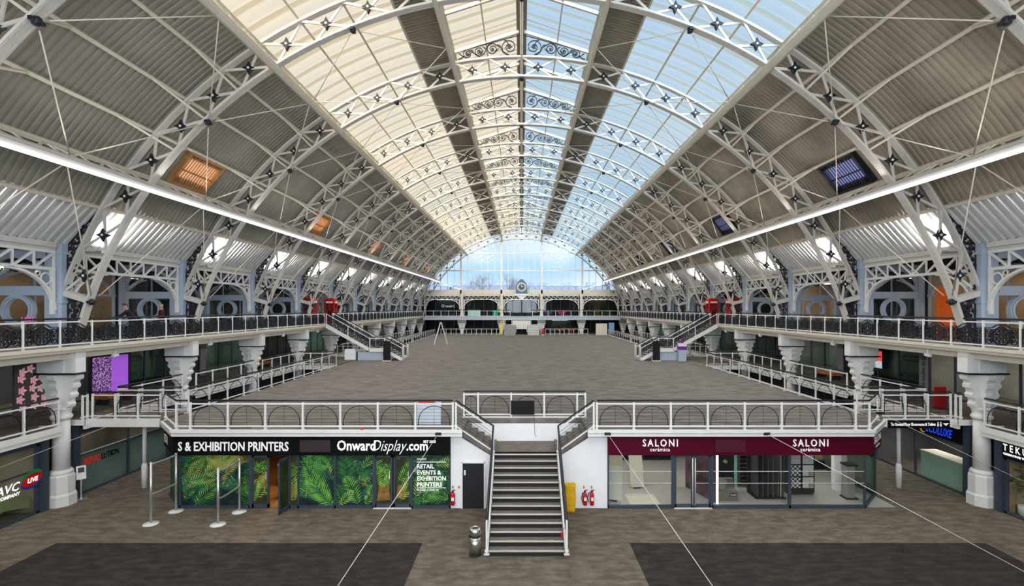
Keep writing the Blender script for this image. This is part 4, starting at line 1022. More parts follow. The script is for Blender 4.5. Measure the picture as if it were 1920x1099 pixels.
# leaning over a table edge, bent to the left, dark coat
person('man in a dark coat leaning forward behind the left gallery railing', (-18.75, 24.0, ZG), -.95,
       dict(pelvis=(0, .16, .98), chest=(0, -.06, 1.34), neck=(0, -.13, 1.50), head=(0, -.18, 1.66), face=nrm((.35, -1, -.25)),
            shl=(.2, -.08, 1.44), ell=(.27, -.32, 1.22), wrl=(.2, -.56, 1.12), shr=(-.2, -.08, 1.44), elr=(-.27, -.32, 1.22), wrr=(-.18, -.58, 1.10),
            knl=(.12, .1, .52), anl=(.12, .14, .09), knr=(-.12, .1, .52), anr=(-.12, .14, .09)), 'coat', 'coat', 'hair')
person('man in a maroon jacket standing beside the ring screen on the left gallery', (-18.9, 26.3, ZG), -.8,
       dict(pelvis=(0, 0, .96), chest=(0, .02, 1.34), neck=(0, 0, 1.50), head=(0, -.02, 1.66), face=nrm((0, -1, -.05)),
            shl=(.21, .02, 1.43), ell=(.28, .0, 1.14), wrl=(.10, -.26, 1.16), shr=(-.21, .02, 1.43), elr=(-.28, .0, 1.14), wrr=(-.08, -.28, 1.13),
            knl=(.11, -.03, .5), anl=(.12, .02, .09), knr=(-.11, -.03, .5), anr=(-.12, .02, .09)), 'coat2', 'jeans', 'hair2')
t = thing('side_table', 'dark high table beside the two men on the left gallery', 'table', (-19.35, 25.15, ZG)); MB().box((-.35, -.35, .98), (.35, .35, 1.02)).build('tabletop', 'black', t); MB().tube([(0, 0, 0), (0, 0, .98)], .04, 8).lathe([(.28, 0), (.28, .03)], (0, 0, 0), 16).build('pedestal', 'black', t)
# ================================================================ front staircase
def px(p, y): return (p - VX) * y / F
SXL, SXR, SY, RISE, GO = -1.07, 1.40, 16.36, .172, .3117
t = thing('front_staircase', 'grey carpeted staircase with metal nosings rising from the ground floor to the platform', 'stairs', (0, SY, 0))
proto = None
for i in range(13):
    z = RISE * (i + 1)
    if proto is None:
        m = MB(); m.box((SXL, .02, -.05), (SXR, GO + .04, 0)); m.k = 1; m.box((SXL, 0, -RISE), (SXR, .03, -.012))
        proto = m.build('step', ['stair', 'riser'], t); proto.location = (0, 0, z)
        nz_ = MB().box((SXL, -.025, -.03), (SXR, .035, .006)).build('nosing', 'nosing', proto); nz_['label'] = 'pale metal nosing strip'
    else:
        c = put(proto, t, (0, GO * i, z)); put(nz_, c)
LZ = RISE * 13; LY = SY + GO * 12
MB().box((SXL - .02, LY - SY + .04, LZ - .14), (SXR + .02, 22.09 - SY, LZ)).build('landing', 'stair', t)
m = MB()
for x in (SXL - .03, SXR + .03): m.bar((x, .0, .06), (x, LY - SY, LZ - .08), .03, .2)
m.build('stringers', 'white', t)
for s, x0, x1 in ((-1, SXL, -2.42), (1, SXR, 2.70)):
    g = (x1 - x0) / 5; r = (ZP - LZ) / 6; m = MB(); pr = [(x0, LZ - .3)]
    pr = [(x0, LZ)]
    for i in range(6):
        pr.append((x0 + g * i, LZ + r * (i + 1)))
        if i < 5: pr.append((x0 + g * (i + 1), LZ + r * (i + 1)))
    pr += [(x1, ZP - .3), (x0, LZ - .16)]
    if s < 0: pr = pr[::-1]
    m.prism([(a, b) for a, b in pr], (0, 20.95 - SY, 0), (1, 0, 0), (0, 0, 1), 1.5).build('side_flight', 'stair', t)
    hx = SXL - .06 if s < 0 else SXR + .06
    railing('x', [(hx, -.15, .12), (hx, LY - .05 - SY, LZ), (-2.62 if s < 0 else 2.88, 20.0 - SY, ZP)], 'wire', 1, parent=t)
# ---- white walls either side, landing wall
m = MB().prism([(-2.87, 0), (SXL - .06, 0), (SXL - .06, LZ - .18), (-2.42, ZP - .42), (-2.42, ZP - .27), (-2.87, ZP - .27)], (0, 20.33, 0), (1, 0, 0), (0, 0, 1), .1)
struct(m.build('wall_stair_left', 'wallw'))
m = MB().prism([(SXR + .06, 0), (3.47, 0), (3.47, ZP - .27), (2.70, ZP - .27), (2.70, ZP - .42), (SXR + .06, LZ - .18)], (0, 20.33, 0), (1, 0, 0), (0, 0, 1), .1)
struct(m.build('wall_stair_right', 'wallw'))
struct(MB().box((-2.6, 22.12, LZ - .3), (2.86, 22.28, ZP + .02)).build('wall_landing', 'wallw'))
struct(MB().box((-2.9, 20.4, 0), (-2.8, 27.5, ZP - .25)).box((3.4, 20.4, 0), (3.5, 27.5, ZP - .25)).build('wall_shop_party', 'wallw'))
struct(MB().box((-15.3, 27.4, 0), (15.4, 27.6, ZP - .25)).build('wall_shop_rear', 'wallg'))
struct(MB().box((-15.25, 21.8, 0), (-15.15, 90.9, ZP - .25)).build('wall_platform_left', 'walld')); struct(MB().box((15.3, 27.4, 0), (15.4, 90.9, ZP - .25)).build('wall_platform_right', 'walld'))
struct(MB().box((3.5, 20.36, 0), (15.2, 27.4, .01)).build('floor_tile_shop', 'shopfloor'))
d1 = MB().box((px(867, 20.25) + .02, 20.22, .01), (px(908, 20.25) - .02, 20.27, 1.83)).build('door_1', mat('charcoal_door', (.014, .015, .018), .5)); struct(d1)
MB().box((px(866, 20.25) - .03, 20.21, 0), (px(866, 20.25) + .03, 20.28, 1.88)).box((px(909, 20.25) - .03, 20.21, 0), (px(909, 20.25) + .03, 20.28, 1.88)).box((px(866, 20.25), 20.21, 1.83), (px(909, 20.25), 20.28, 1.88)).build('door_frame', 'wallw', d1)
MB().box((px(870, 20.2), 20.19, 1.36), (px(873, 20.2), 20.22, 1.56)).build('door_sign', 'wallw', d1)
# ================================================================ print shop with fern windows
G = [mat('leaf_green_%s' % n, c, .45, var=.18, scale=6) for n, c in (('deep', (.012, .07, .03)), ('mid', (.04, .20, .04)), ('bright', (.15, .40, .06)), ('lime', (.30, .47, .09)), ('olive', (.40, .34, .09)), ('blue', (.014, .15, .11)))]
FB = [mat('print_ground_%d' % i, c, .5, var=.5, scale=2.5) for i, c in enumerate(((.008, .028, .024), (.006, .022, .028), (.03, .035, .012)))]
FBR = mat('print_brown', (.22, .12, .03), .5, var=.4, scale=5)
def clip(poly, w, h):
    for ax, lim, sg in ((0, 0, 1), (0, w, -1), (1, 0, 1), (1, h, -1)):
        o = []
        for i in range(len(poly)):
            p, q = poly[i - 1], poly[i]; ip = (p[ax] - lim) * sg >= 0; iq = (q[ax] - lim) * sg >= 0
            if ip != iq:
                k = (lim - p[ax]) / (q[ax] - p[ax]); o.append((p[0] + (q[0] - p[0]) * k, p[1] + (q[1] - p[1]) * k))
            if iq: o.append(q)
        poly = o
        if len(poly) < 3: return []
    return poly
def fern_print(name, o, u, w, h, seed, fronds, parent, ground=0, brown=()):
    """printed foliage: fronds are (x, y, angle, length, colour) in panel units"""
    m = MB(); nn = nrm(crs(u, (0, 0, 1))); cnt = [0]; rnd = random.Random(seed)
    def emit(poly, k):
        p = clip(poly, w, h)
        if len(p) >= 3:
            cnt[0] += 1; m.k = k; m.poly([V3(V3(V3(o, u, a), (0, 0, 1), b), nn, .003 + .00002 * cnt[0]) for a, b in p])
    m.k = 0; m.poly([V3(V3(o, u, a), (0, 0, 1), b) for a, b in ((0, 0), (w, 0), (w, h), (0, h))])
    for (a, b, c, d) in brown: emit([(a, b), (c, b + .05), (c - .05, d), (a + .08, d - .07)], 7)
    for (fx, fy, ang, L, k) in fronds:
        n = max(8, int(L / .085)); cx, cy = fx, fy; bend = rnd.uniform(-.3, .3)
        for i in range(n):
            tt = i / n; a = ang + bend * tt; dx, dy = cos(a), sin(a); cx += dx * L / n; cy += dy * L / n
            l = L * .40 * (sin(pi * min(1, tt * .92 + .12)) ** .8) * (1 - .25 * tt)
            for q in (-1, 1):
                la = a + q * (1.05 - .25 * tt); ex, ey = cx + l * cos(la), cy + l * sin(la); wd = L / n * .27
                kk = k if rnd.random() > .25 else max(1, k - 1)
                mx, my = cx + l * .45 * cos(la), cy + l * .45 * sin(la) + .01
                emit([(cx, cy), (mx + wd * sin(la), my - wd * cos(la)), (ex, ey), (mx - wd * sin(la), my + wd * cos(la))], kk)
        emit([(fx, fy - .008), (cx, cy), (fx, fy + .008)], 4)
    return m.build(name, [FB[ground]] + G + [FBR], parent)
def rand_fronds(seed, w, h, n, ks):
    r = random.Random(seed); return [(r.uniform(-.1, w + .1), r.uniform(-.1, h * .95), r.uniform(0, 2 * pi), r.uniform(.5, 1.1), r.choice(ks)) for _ in range(n)]
t = thing('print_shop_front', 'shop front under the platform with fern printed windows and black sign band', 'shop front', (0, 0, 0))
YF = 20.3; X_ = lambda p: px(p, YF)
m = MB(); zb, zt = .03, 2.2
for p, w_ in ((339, .07), (470.5, .12), (544, .08), (560, .06), (629, .06), (701.5, .10), (772, .09), (844, .06)): m.box((X_(p) - w_ / 2, YF - .06, 0), (X_(p) + w_ / 2, YF + .05, zt))
m.box((X_(338), YF - .06, 0), (X_(470), YF + .05, .12)).box((X_(544), YF - .06, 0), (X_(701), YF + .05, .12)).box((X_(772), YF - .06, 0), (X_(845), YF + .05, .12)).box((X_(338), YF - .05, zt - .05), (X_(845), YF + .05, zt))
m.build('frame', 'slate', t)
MB().box((X_(701), YF - .12, 0), (X_(772), YF + .02, .03)).build('threshold', 'white', t)
zz = .12; hh = zt - .17
def pane(p0, p1, seed, fr, gr=0, brown=()): return fern_print('fern_print', (X_(p0), YF - .01, zz), (1, 0, 0), X_(p1) - X_(p0), hh, seed, fr, t, gr, brown)
W1 = X_(469) - X_(340)
pane(340.5, 469, 1, rand_fronds(3, W1, hh, 24, (1, 6, 2)) + [(.2, 1.1, .75, 1.0, 5), (.1, 1.55, .5, 1.2, 2), (.9, 1.25, .5, 1.4, 4), (1.2, 1.85, 2.6, 1.0, 3), (2.6, 1.75, 3.0, 1.6, 5), (2.75, .2, 1.9, 1.2, 2), (.55, .0, .85, 1.25, 3), (.1, .2, 1.1, 1.1, 2), (2.2, .5, .2, .8, 3), (1.5, .75, .2, .9, 6), (.3, .95, .25, 1.1, 4), (1.8, 1.2, 1.0, .9, 5)], 0, [(1.0, 1.4, 1.9, 2.0), (1.9, 1.7, 2.8, 2.02)])
pane(546, 559, 2, rand_fronds(5, .3, hh, 6, (3, 4, 5)), 2, [(0, .3, .28, .9)])
pane(561.5, 628, 3, rand_fronds(8, 1.4, hh, 16, (1, 6, 2)) + [(1.25, .05, 2.25, 1.9, 3), (1.35, -.1, 2.3, 1.6, 3), (.0, 1.75, -.1, 1.5, 2), (.1, 1.95, -.3, 1.2, 3), (1.3, 1.5, 2.8, 1.0, 2)], 1)
pane(630.5, 700, 4, rand_fronds(12, 1.4, hh, 16, (1, 2, 6)) + [(.48, .7, pi / 2, 1.4, 2), (.5, .8, pi / 2, 1.3, 1), (.9, .0, 1.9, 1.25, 3), (1.2, -.05, 1.2, .9, 3), (1.0, 1.5, .7, .8, 3), (.1, .0, .7, .8, 4), (1.4, .9, 2.3, .8, 2)], 0, [(1.0, .75, 1.25, 1.05)])
pane(774, 843, 5, rand_fronds(15, 1.4, hh, 20, (1, 2, 6)) + [(.1, .3, 1.2, 1.1, 4), (.4, .1, .9, 1.2, 3), (1.5, .25, 2.8, 1.1, 3), (.9, 1.6, .3, .9, 4), (1.4, 1.0, 2.6, .8, 2)], 0)
# left chamfer pane
cx0, cy0, cx1, cy1 = -13.86, YF, -15.2, 21.7
u = nrm((cx0 - cx1, cy0 - cy1, 0)); Lc = sqrt((cx0 - cx1) ** 2 + (cy0 - cy1) ** 2)
fern_print('fern_print', (cx1, cy1, zz), u, Lc - .05, hh, 6, rand_fronds(21, Lc, hh, 28, (1, 6, 2, 2)), t, 0)
m = MB()
for z0, z1 in ((0, .12), (zt - .05, zt)): m.bar((cx1, cy1, (z0 + z1) / 2), (cx0, cy0, (z0 + z1) / 2), .1, z1 - z0)
m.build('corner_frame', 'slate', t)
def leaf_door(p0, p1, seed, fr, name='door', loc=None, rz=0, brown=(), gr=2):
    w = X_(p1) - X_(p0); m = MB()
    for a, b in ((0, .07), (w - .07, w)): m.box((a, -.03, .02), (b, .03, zt - .07))
    m.box((0, -.03, .02), (w, .03, .18)).box((0, -.03, zt - .15), (w, .03, zt - .07))
    d = m.build(name, 'slate', t); d.location = loc or (X_(p0), YF - .0, 0); d.rotation_euler = (0, 0, rz)
    fern_print('fern_print', (.07, -.0, .18), (1, 0, 0), w - .14, zt - .33, seed, fr, d, gr, brown)
    MB().tube([(w - .1, -.08, .7), (w - .1, -.08, 1.5)], .018, 6).build('handle', 'steel', d)
    return d
leaf_door(473, 505, 31, rand_fronds(31, .6, 2, 5, (2, 3, 4)) + [(.1, .2, 1.0, 1.1, 4), (.05, 1.5, .1, .9, 3), (.5, 1.2, 2.5, .8, 3)], brown=[(.1, .6, .6, 1.2)])
leaf_door(509, 542, 32, rand_fronds(32, .6, 2, 8, (2, 3, 2)), loc=(X_(543), YF - .02, 0), rz=-pi / 2 - .12)
leaf_door(703, 736, 33, rand_fronds(33, .6, 2, 4, (2, 3)) + [(.05, .75, .4, .8, 4), (.5, 1.1, 2.7, .8, 3), (.1, 1.3, .3, .8, 3)], brown=[(.02, .1, .55, .9)])
leaf_door(738, 771, 34, rand_fronds(34, .6, 2, 5, (2, 3)) + [(.2, .1, 1.1, 1.1, 4), (.1, .9, .8, .9, 3)], brown=[(.02, .2, .45, .8)])
# fascia
fa = MB().box((-13.9, YF - .22, 2.2), (-2.87, YF + .05, 2.98)).build('fascia', 'signblack', t)
nu = nrm((-(cy1 - cy0), (cx1 - cx0), 0)); nd = (-u[1] * -1, u[0] * -1, 0)
nd = nrm(crs(u, (0, 0, 1)))
m = MB(); A0 = V3((cx0 - .03, cy0, 0), nd, .10); A1 = V3((cx1, cy1, 0), nd, .10); m.bar((A1[0], A1[1], 2.59), (A0[0], A0[1], 2.59), .25, .78); m.build('fascia', 'signblack', t)
def fit(s, x0, x1, y, z, cap, mt='text', par=None, shear=0, bold=.006, sp=1.0):
    size = cap / .70; o = txt(s, size, par, mt, (0, 0, 0), d=.012, shear=shear, bold=bold, sp=sp); me = o.data
    xs = [v.co.x for v in me.vertices]; a, b = min(xs), max(xs); k = (x1 - x0) / (b - a)
    for v in me.vertices: v.co.x = x0 + (v.co.x - a) * k; v.co.y += y; v.co.z += z
    return o
YT = YF - .235; T_ = lambda p: px(p, YT)
fit('S & EXHIBITION PRINTERS', T_(334), T_(541), YT, 2.38, .36, par=t)
fit('Onward', T_(632), T_(704), YT, 2.40, .40, par=t, bold=.012)
fit('Display', T_(698), T_(763), YT, 2.38, .44, par=t, shear=.42, bold=-.004)
fit('.com', T_(762), T_(802), YT, 2.40, .38, par=t, bold=.012)
fit('EST 2003', T_(794), T_(817), YT, 2.70, .10, par=t)
q = txt('RETAIL, EVENT', .46, t, 'text', (0, 0, 0), d=.01); xs = [v.co.x for v in q.data.vertices]; k = (Lc - .15) / max(xs)
for v in q.data.vertices:
    pt = V3(V3((A1[0], A1[1], 2.40 + v.co.z * 1.1), u, v.co.x * k + .1), nd, .135); v.co = pt
MB().box((T_(563), YT - .05, 2.34), (T_(620), YT, 2.82)).build('vent_box', mat('brown_vent', (.035, .022, .022), .6), t)
YP = YF - .05; P_ = lambda p: px(p, YP)
for s_, z, cap, x1 in (('ON-SITE', 1.955, .075, 799), ('RETAIL', 1.62, .165, 814), ('EVENTS &', 1.37, .165, 827), ('EXHIBITION', 1.13, .165, 836), ('PRINTERS', .885, .165, 829), ('PLEASE COME IN', .70, .085, 822)):
    fit(s_, P_(782), P_(x1), YP, z, cap, par=t, bold=.004 if cap > .1 else 0)
MB().box((P_(782), YP, 1.86), (P_(836), YP + .008, 1.885)).build('rule_line', 'text', t); MB().box((P_(782), YP, .82), (P_(836), YP + .008, .845)).build('rule_line', 'text', t)
# warm interior behind the open door
struct(MB().box((-13.6, 20.42, 0), (-2.95, 27.3, .01)).build('floor_print_shop', 'wood'))
tt = thing('shop_counter', 'warm lit wooden counter seen through the open print shop door', 'counter', (-10.0, 22.6, .01)); MB().box((-.9, 0, 0), (.9, .5, 1.0)).build('body', 'wood', tt); MB().box((-1, -.05, 1.0), (1, .55, 1.05)).build('top', 'tilebeige', tt)
tt = thing('ceiling_lamp', 'warm ceiling lamp inside the print shop', 'lamp', (-10.0, 21.9, ZP - .25)); MB().box((-.6, -.3, -.07), (.6, .3, -.01)).build('diffuser', 'lampamber', tt)
tt = thing('bar_stool', 'dark stool inside the open print shop door', 'stool', (-10.25, 21.5, .01)); MB().lathe([(.2, .7), (.22, .74), (.2, .8)], (0, 0, 0), 14).build('seat', 'black', tt)
for i in range(4): MB().tube([(.12 * cos(i * pi / 2), .12 * sin(i * pi / 2), .72), (.2 * cos(i * pi / 2), .2 * sin(i * pi / 2), 0)], .015, 5).build('leg', 'black', tt)
# ================================================================ tile shop with maroon band
t = thing('tile_shop_front', 'glazed tile shop front under the platform with maroon sign band', 'shop front', (0, 0, 0))
m = MB()
for p, w_ in ((1140, .06), (1261.5, .11), (1300, .10), (1334, .11), (1480, .09), (1621, .05)): m.box((X_(p) - w_ / 2, YF - .06, 0), (X_(p) + w_ / 2, YF + .05, zt))
m.box((X_(1139), YF - .06, 0), (X_(1260), YF + .05, .12)).box((X_(1334), YF - .06, 0), (X_(1622), YF + .05, .12)).box((X_(1139), YF - .05, zt - .05), (X_(1622), YF + .05, zt))
rx0, rx1 = X_(1622), 15.3; ry1 = 21.7
m.bar((rx0, YF, .06), (rx1, ry1, .06), .1, .12).bar((rx0, YF, zt - .03), (rx1, ry1, zt - .03), .1, .06).box((rx1 - .03, ry1 - .03, 0), (rx1 + .03, ry1 + .03, zt)).bar((rx1, ry1, .06), (rx1, 27.3, .06), .1, .12)
m.build('frame', 'slate', t)
MB().box((X_(1263), YF - .12, 0), (X_(1334), YF + .02, .03)).build('threshold', 'white', t)
for a, b in ((1142, 1259), (1336.5, 1478), (1482, 1620)): MB().box((X_(a), YF - .006, .12), (X_(b), YF + .006, zt - .05)).build('pane', 'clear', t)
m = MB(); ur = nrm((rx1 - rx0, ry1 - YF, 0)); m.bar((rx0 + .03, YF + .03, 1.1), (rx1 - .03, ry1 - .03, 1.1), .012, 2.0).box((rx1 - .006, ry1 + .04, .12), (rx1 + .006, 27.3, zt)).build('pane', 'clearg', t)
for a, b in ((1264, 1299), (1301, 1332)):
    w = X_(b) - X_(a); m = MB()
    for c, d in ((0, .08), (w - .07, w)): m.box((c, -.03, .02), (d, .03, zt - .06))
    m.box((0, -.03, .02), (w, .03, .16)).box((0, -.03, zt - .12), (w, .03, zt - .06)); dd = m.build('door', 'slate', t); dd.location = (X_(a), YF, 0)
    MB().box((.08, -.005, .16), (w - .07, .005, zt - .12)).build('pane', 'clear', dd)
    hx = w - .03 if a < 1300 else .03; MB().tube([(hx, -.08, .15), (hx, -.08, 2.05)], .022, 6).build('handle', 'nosing', dd)
fr_ = mat('frosted_vinyl', (.55, .55, .52), .6)
for a, b in ((1142, 1259), (1305, 1330), (1337, 1478), (1482, 1620)):
    m = MB()
    for z in (.99, 1.47): m.box((X_(a), YF - .014, z), (X_(b), YF - .008, z + .025))
    m.build('manifestation_lines', fr_, t)
MB().box((3.47, YF - .22, 2.2), (rx0 + .06, YF + .05, 2.98)).build('fascia', 'maroon', t)
nr = nrm(crs(ur, (0, 0, 1))); B0 = V3((rx0 + .03, YF, 0), nr, .10); B1 = V3((rx1, ry1, 0), nr, .10)
MB().bar((B0[0], B0[1], 2.59), (B1[0], B1[1], 2.59), .25, .78).build('fascia', 'maroon', t)
for a, b, c, d in ((1205, 1271, 1219, 1256), (1487, 1553, 1501, 1538)):
    fit('SALONI', T_(a), T_(b), YT, 2.56, .28, par=t, sp=1.35); fit('cerámica', T_(c), T_(d), YT, 2.36, .155, par=t, bold=0, sp=1.1)
for s_, z, sz, w_ in (('SALONI', 2.56, .40, 1.35), ('cerámica', 2.36, .2, .8)):
    q = txt(s_, sz, t, 'text', (0, 0, 0), d=.01); xs = [v.co.x for v in q.data.vertices]; k = w_ / max(xs)
    for v in q.data.vertices: v.co = V3(V3((B0[0], B0[1], z + v.co.z), ur, v.co.x * k + (Lc - w_) / 2), nr, .135)
MB().box((T_(1340), YT - .05, 2.34), (T_(1397), YT, 2.84)).build('vent_box', mat('maroon_vent', (.07, .004, .016), .5), t)
# things inside the tile shop
def at_floor(p, yb): y = F * EYE / (yb - VY); return px(p, y), y
def leanboard(label, p, yb, w, h, rz, c='tilebeige'):
    x, y = at_floor(p, yb); tt = thing('tile_board', label, 'tile board', (x, y, .02), None, rz)
    MB().bar((0, -.12, .04), (0, .22, h), w, .05, (0, 1, .1)).build('board', c, tt); MB().box((-.15, -.2, 0), (.15, .3, .04)).build('foot', 'black', tt)
leanboard('pale leaning tile board in the middle of the left tile shop window', 1193, 914, .62, 1.75, .12)
leanboard('beige tile board at the left edge of the tile shop window, front one', 1151, 938, .7, 1.35, -.3, mat('cream_tile', (.56, .53, .46), .5))
leanboard('tall beige tile board behind the front one at the left edge', 1150, 915, .8, 2.0, -.2, mat('sand_tile', (.5, .42, .33), .5))
tt = thing('tile_shelf', 'black shelving with cream tile samples at the rear of the tile shop', 'shelf', (5.6, 26.6, .02)); m = MB()
for z in (.02, .55, 1.1, 1.65): m.box((-.9, 0, z), (2.6, .5, z + .05))
for x in (-.9, 0, .85, 1.7, 2.55): m.box((x, 0, 0), (x + .05, .5, 2.2))
m.box((-.9, .45, 0), (2.6, .5, 2.2)).build('carcass', 'black', tt)
rs = random.Random(9)
for i in range(16):
    q = thing('tile_sample', 'small cream tile sample on the black shelving', 'tile sample', (5.6 + (-.65, -.25, .25, .63, 1.1, 1.48, 1.95, 2.33)[i % 8], 26.78, .022 + (1.15 if i < 8 else .6)), 'tile samples on the shelves')
    MB().box((-.12, -.12, 0), (.12, .08, rs.uniform(.18, .34))).build('slab', 'tilebeige', q)
tt = thing('mosaic_sheet', 'pale mosaic tile sheet lying on the tile shop floor', 'tile sheet', (5.05, 21.15, .012)); m = MB()
for i in range(8):
    for j in range(6): m.box((-.56 + i * .145 + j * .012, -.6 + j * .2, 0), (-.56 + i * .145 + .12 + j * .012, -.6 + j * .2 + .17, .02))
m.box((-.57, -.6, -.002), (.66, .6, .006)); m.build('tiles', mat('ivory_tile', (.72, .70, .58), .4), tt)['kind'] = 'stuff'
tt = thing('poster_stand', 'dark poster panel with a glowing edge just inside the tile shop door', 'display', (px(1318, 21.4), 21.5, .012)); MB().bar((-.3, 1.2, 1.05), (.32, -.7, 1.05), .06, 2.1).build('panel', mat('plum_print', (.10, .05, .07), .4, var=.8, scale=2), tt); MB().bar((.33, -.74, 1.05), (.36, -.82, 1.05), .05, 2.1).build('edge_light', 'edge', tt)
tt = thing('room_display', 'black stage panel with green glass edge behind the sofa', 'display', (px(1362, 21.6), 21.7, .012)); MB().box((-.62, .3, 0), (.5, .4, 2.2)).build('panel', 'black', tt); MB().box((.5, .28, .0), (.62, .42, 2.2)).build('glass_edge', mat('mint_edge', (.30, .58, .48), .3), tt)
for i, (x, z) in enumerate(((.05, 1.75), (.1, 1.35))): MB().prism([(-.12, 0), (.05, -.1), (.12, .02), (.0, .1)], (x, .29, z), (1, 0, 0), (0, 0, 1), .02).build('leaf_print', G[4], tt)
tt = thing('sofa', 'grey sofa corner with a cushion in the tile shop window', 'sofa', (px(1360, 21.2), 21.3, .012))
fab = mat('grey_fabric', (.16, .145, .125), .9, scale=20)
MB().box((-.5, -.3, 0), (.45, .3, .42)).build('seat', fab, tt); MB().box((-.5, .18, .42), (.45, .32, .78)).build('backrest', fab, tt); MB().box((-.54, -.3, 0), (-.36, .32, .6)).build('armrest', fab, tt)
MB().bar((-.28, -.12, .45), (-.1, -.02, .85), .42, .14, (0, 1, .4)).build('cushion', mat('taupe_cushion', (.24, .22, .19), .9), tt)
sg = MB().box((.12, -.315, .2), (.36, -.3, .32)).build('label_patch', 'maroon', tt); fit('SALONI', .14, .34, -.32, .24, .04, par=tt, bold=0)
tt = thing('tile_rack', 'dark slatted tile rack in the middle of the tile shop', 'rack', (px(1400, 22.6), 22.8, .012)); m = MB().box((-.33, .25, 0), (.33, .3, 2.1))
for i in range(11): m.box((-.3, -.2, .1 + i * .19), (.3, .25, .14 + i * .19))
m.box((-.33, -.2, 0), (-.3, .3, 2.1)).box((.3, -.2, 0), (.33, .3, 2.1)).build('rack_body', mat('graphite', (.05, .05, .052), .5), tt)
tt = thing('swing_panel_rack', 'rack of dark swinging tile panels in the tile shop window', 'rack', (px(1448, 21.3), 21.55, .012))
MB().box((-.75, -.35, 0), (.55, .5, .04)).build('base', 'black', tt); MB().box((-.75, .42, .04), (.6, .5, 2.15)).build('spine', 'black', tt)
for i in range(6):
    x = -.6 + i * .19; MB().bar((x, .42, 1.1), (x - .06 + i * .03, -.35, 1.1), .04, 2.0).build('swing_panel', mat('panel_grey_%d' % i, (.06 + .01 * i,) * 3, .5), tt)
MB().bar((.5, .42, 1.12), (.28, -.42, 1.12), .05, 2.0).build('swing_panel', mat('stone_panel', (.30, .28, .25), .5, var=.3, scale=1.2), tt)
tt = thing('pattern_tile_stand', 'black stand of patterned black and white tiles in the tile shop window', 'tile stand', (px(1503, 21.6), 21.75, .012))
MB().box((-.52, -.05, .1), (.62, .5, 2.15)).box((-.5, .0, 0), (.6, .45, .1)).build('carcass', 'black', tt)
chk = bpy.data.materials.new('checker_tile'); chk.use_nodes = True; ck = chk.node_tree.nodes.new('ShaderNodeTexChecker'); ck.inputs['Scale'].default_value = 11; ck.inputs['Color1'].default_value = (.8, .78, .75, 1); ck.inputs['Color2'].default_value = (.02, .02, .02, 1)
tcx = chk.node_tree.nodes.new('ShaderNodeTexCoord'); chk.node_tree.links.new(tcx.outputs['Object'], ck.inputs['Vector']); chk.node_tree.links.new(ck.outputs['Color'], chk.node_tree.nodes['Principled BSDF'].inputs['Base Color'])
plain = mat('white_tile', (.70, .66, .62), .4, var=.1, scale=12); grey_t = mat('grey_tile', (.35, .33, .32), .4)
for i, z in enumerate((.3, .82, 1.34)):
    a = MB().box((-.46, -.07, z), (.0, -.045, z + .46)).build('tile_panel', [chk, chk, plain][i], tt); b = MB().box((.10, -.07, z), (.56, -.045, z + .46)).build('tile_panel', [plain, plain, plain][i], tt)
    if i == 2:
        for w_ in (a, b):
            ox = -.46 if w_ is a else .10; m = MB()
            for c in range(3):
                for d in range(3): m.tube([(ox + .08 + c * .15 + .05 * cos(k * pi / 6), -.075, z + .08 + d * .15 + .05 * sin(k * pi / 6)) for k in range(12)], .009, 4, True)
            m.build('ring_pattern', grey_t, w_)
    else: MB().box((.34, -.075, z + .02), (.54, -.07, z + .22)).build('grey_tile', grey_t, b)
MB().box((-.5, -.1, 1.86), (.6, -.06, 2.1)).build('header', mat('rose_header', (.55, .42, .38), .5), tt); MB().box((-.3, -.14, 1.80), (.5, -.08, 1.85)).build('light_bar', 'edge', tt)
struct(MB().lathe([(.33, 0), (.33, ZP - .25)], (px(1577, 22.3), 22.4, .0), 8, False, pi / 8).build('trim_shop_pillar', 'wallw'))
tt = thing('plinth', 'dark tall sample plinth beside the pillar in the tile shop', 'plinth', (px(1592, 21.3), 21.3, .012)); MB().box((-.22, -.15, 0), (.3, .3, .05)).build('base', 'black', tt); MB().box((-.15, -.1, .05), (.18, .25, 1.4)).build('body', 'wallg', tt); MB().box((-.2, -.15, 1.4), (.3, .3, 1.46)).build('top', 'black', tt)
tt = thing('gold_panel', 'lit gold display panel at the rear right of the tile shop', 'display', (px(1545, 24.5), 25.2, .012)); MB().box((-.5, 0, .45), (.35, .06, 2.15)).build('panel', mat('gold_tile', (.50, .38, .17), .4), tt); MB().box((-.55, -.1, 0), (.4, .3, .45)).build('base', 'black', tt)
for i, (x, y) in enumerate(((5.0, 22.5), (5.2, 25.2), (8.0, 22.0), (10.6, 21.9), (10.8, 24.6), (13.0, 22.6))):
    q = thing('ceiling_lamp', 'white ceiling lamp panel inside the tile shop', 'lamp', (x, y, ZP - .25), 'tile shop ceiling lamps'); MB().box((-.45, -.2, -.06), (.45, .2, -.01)).build('diffuser', 'lampshop', q)
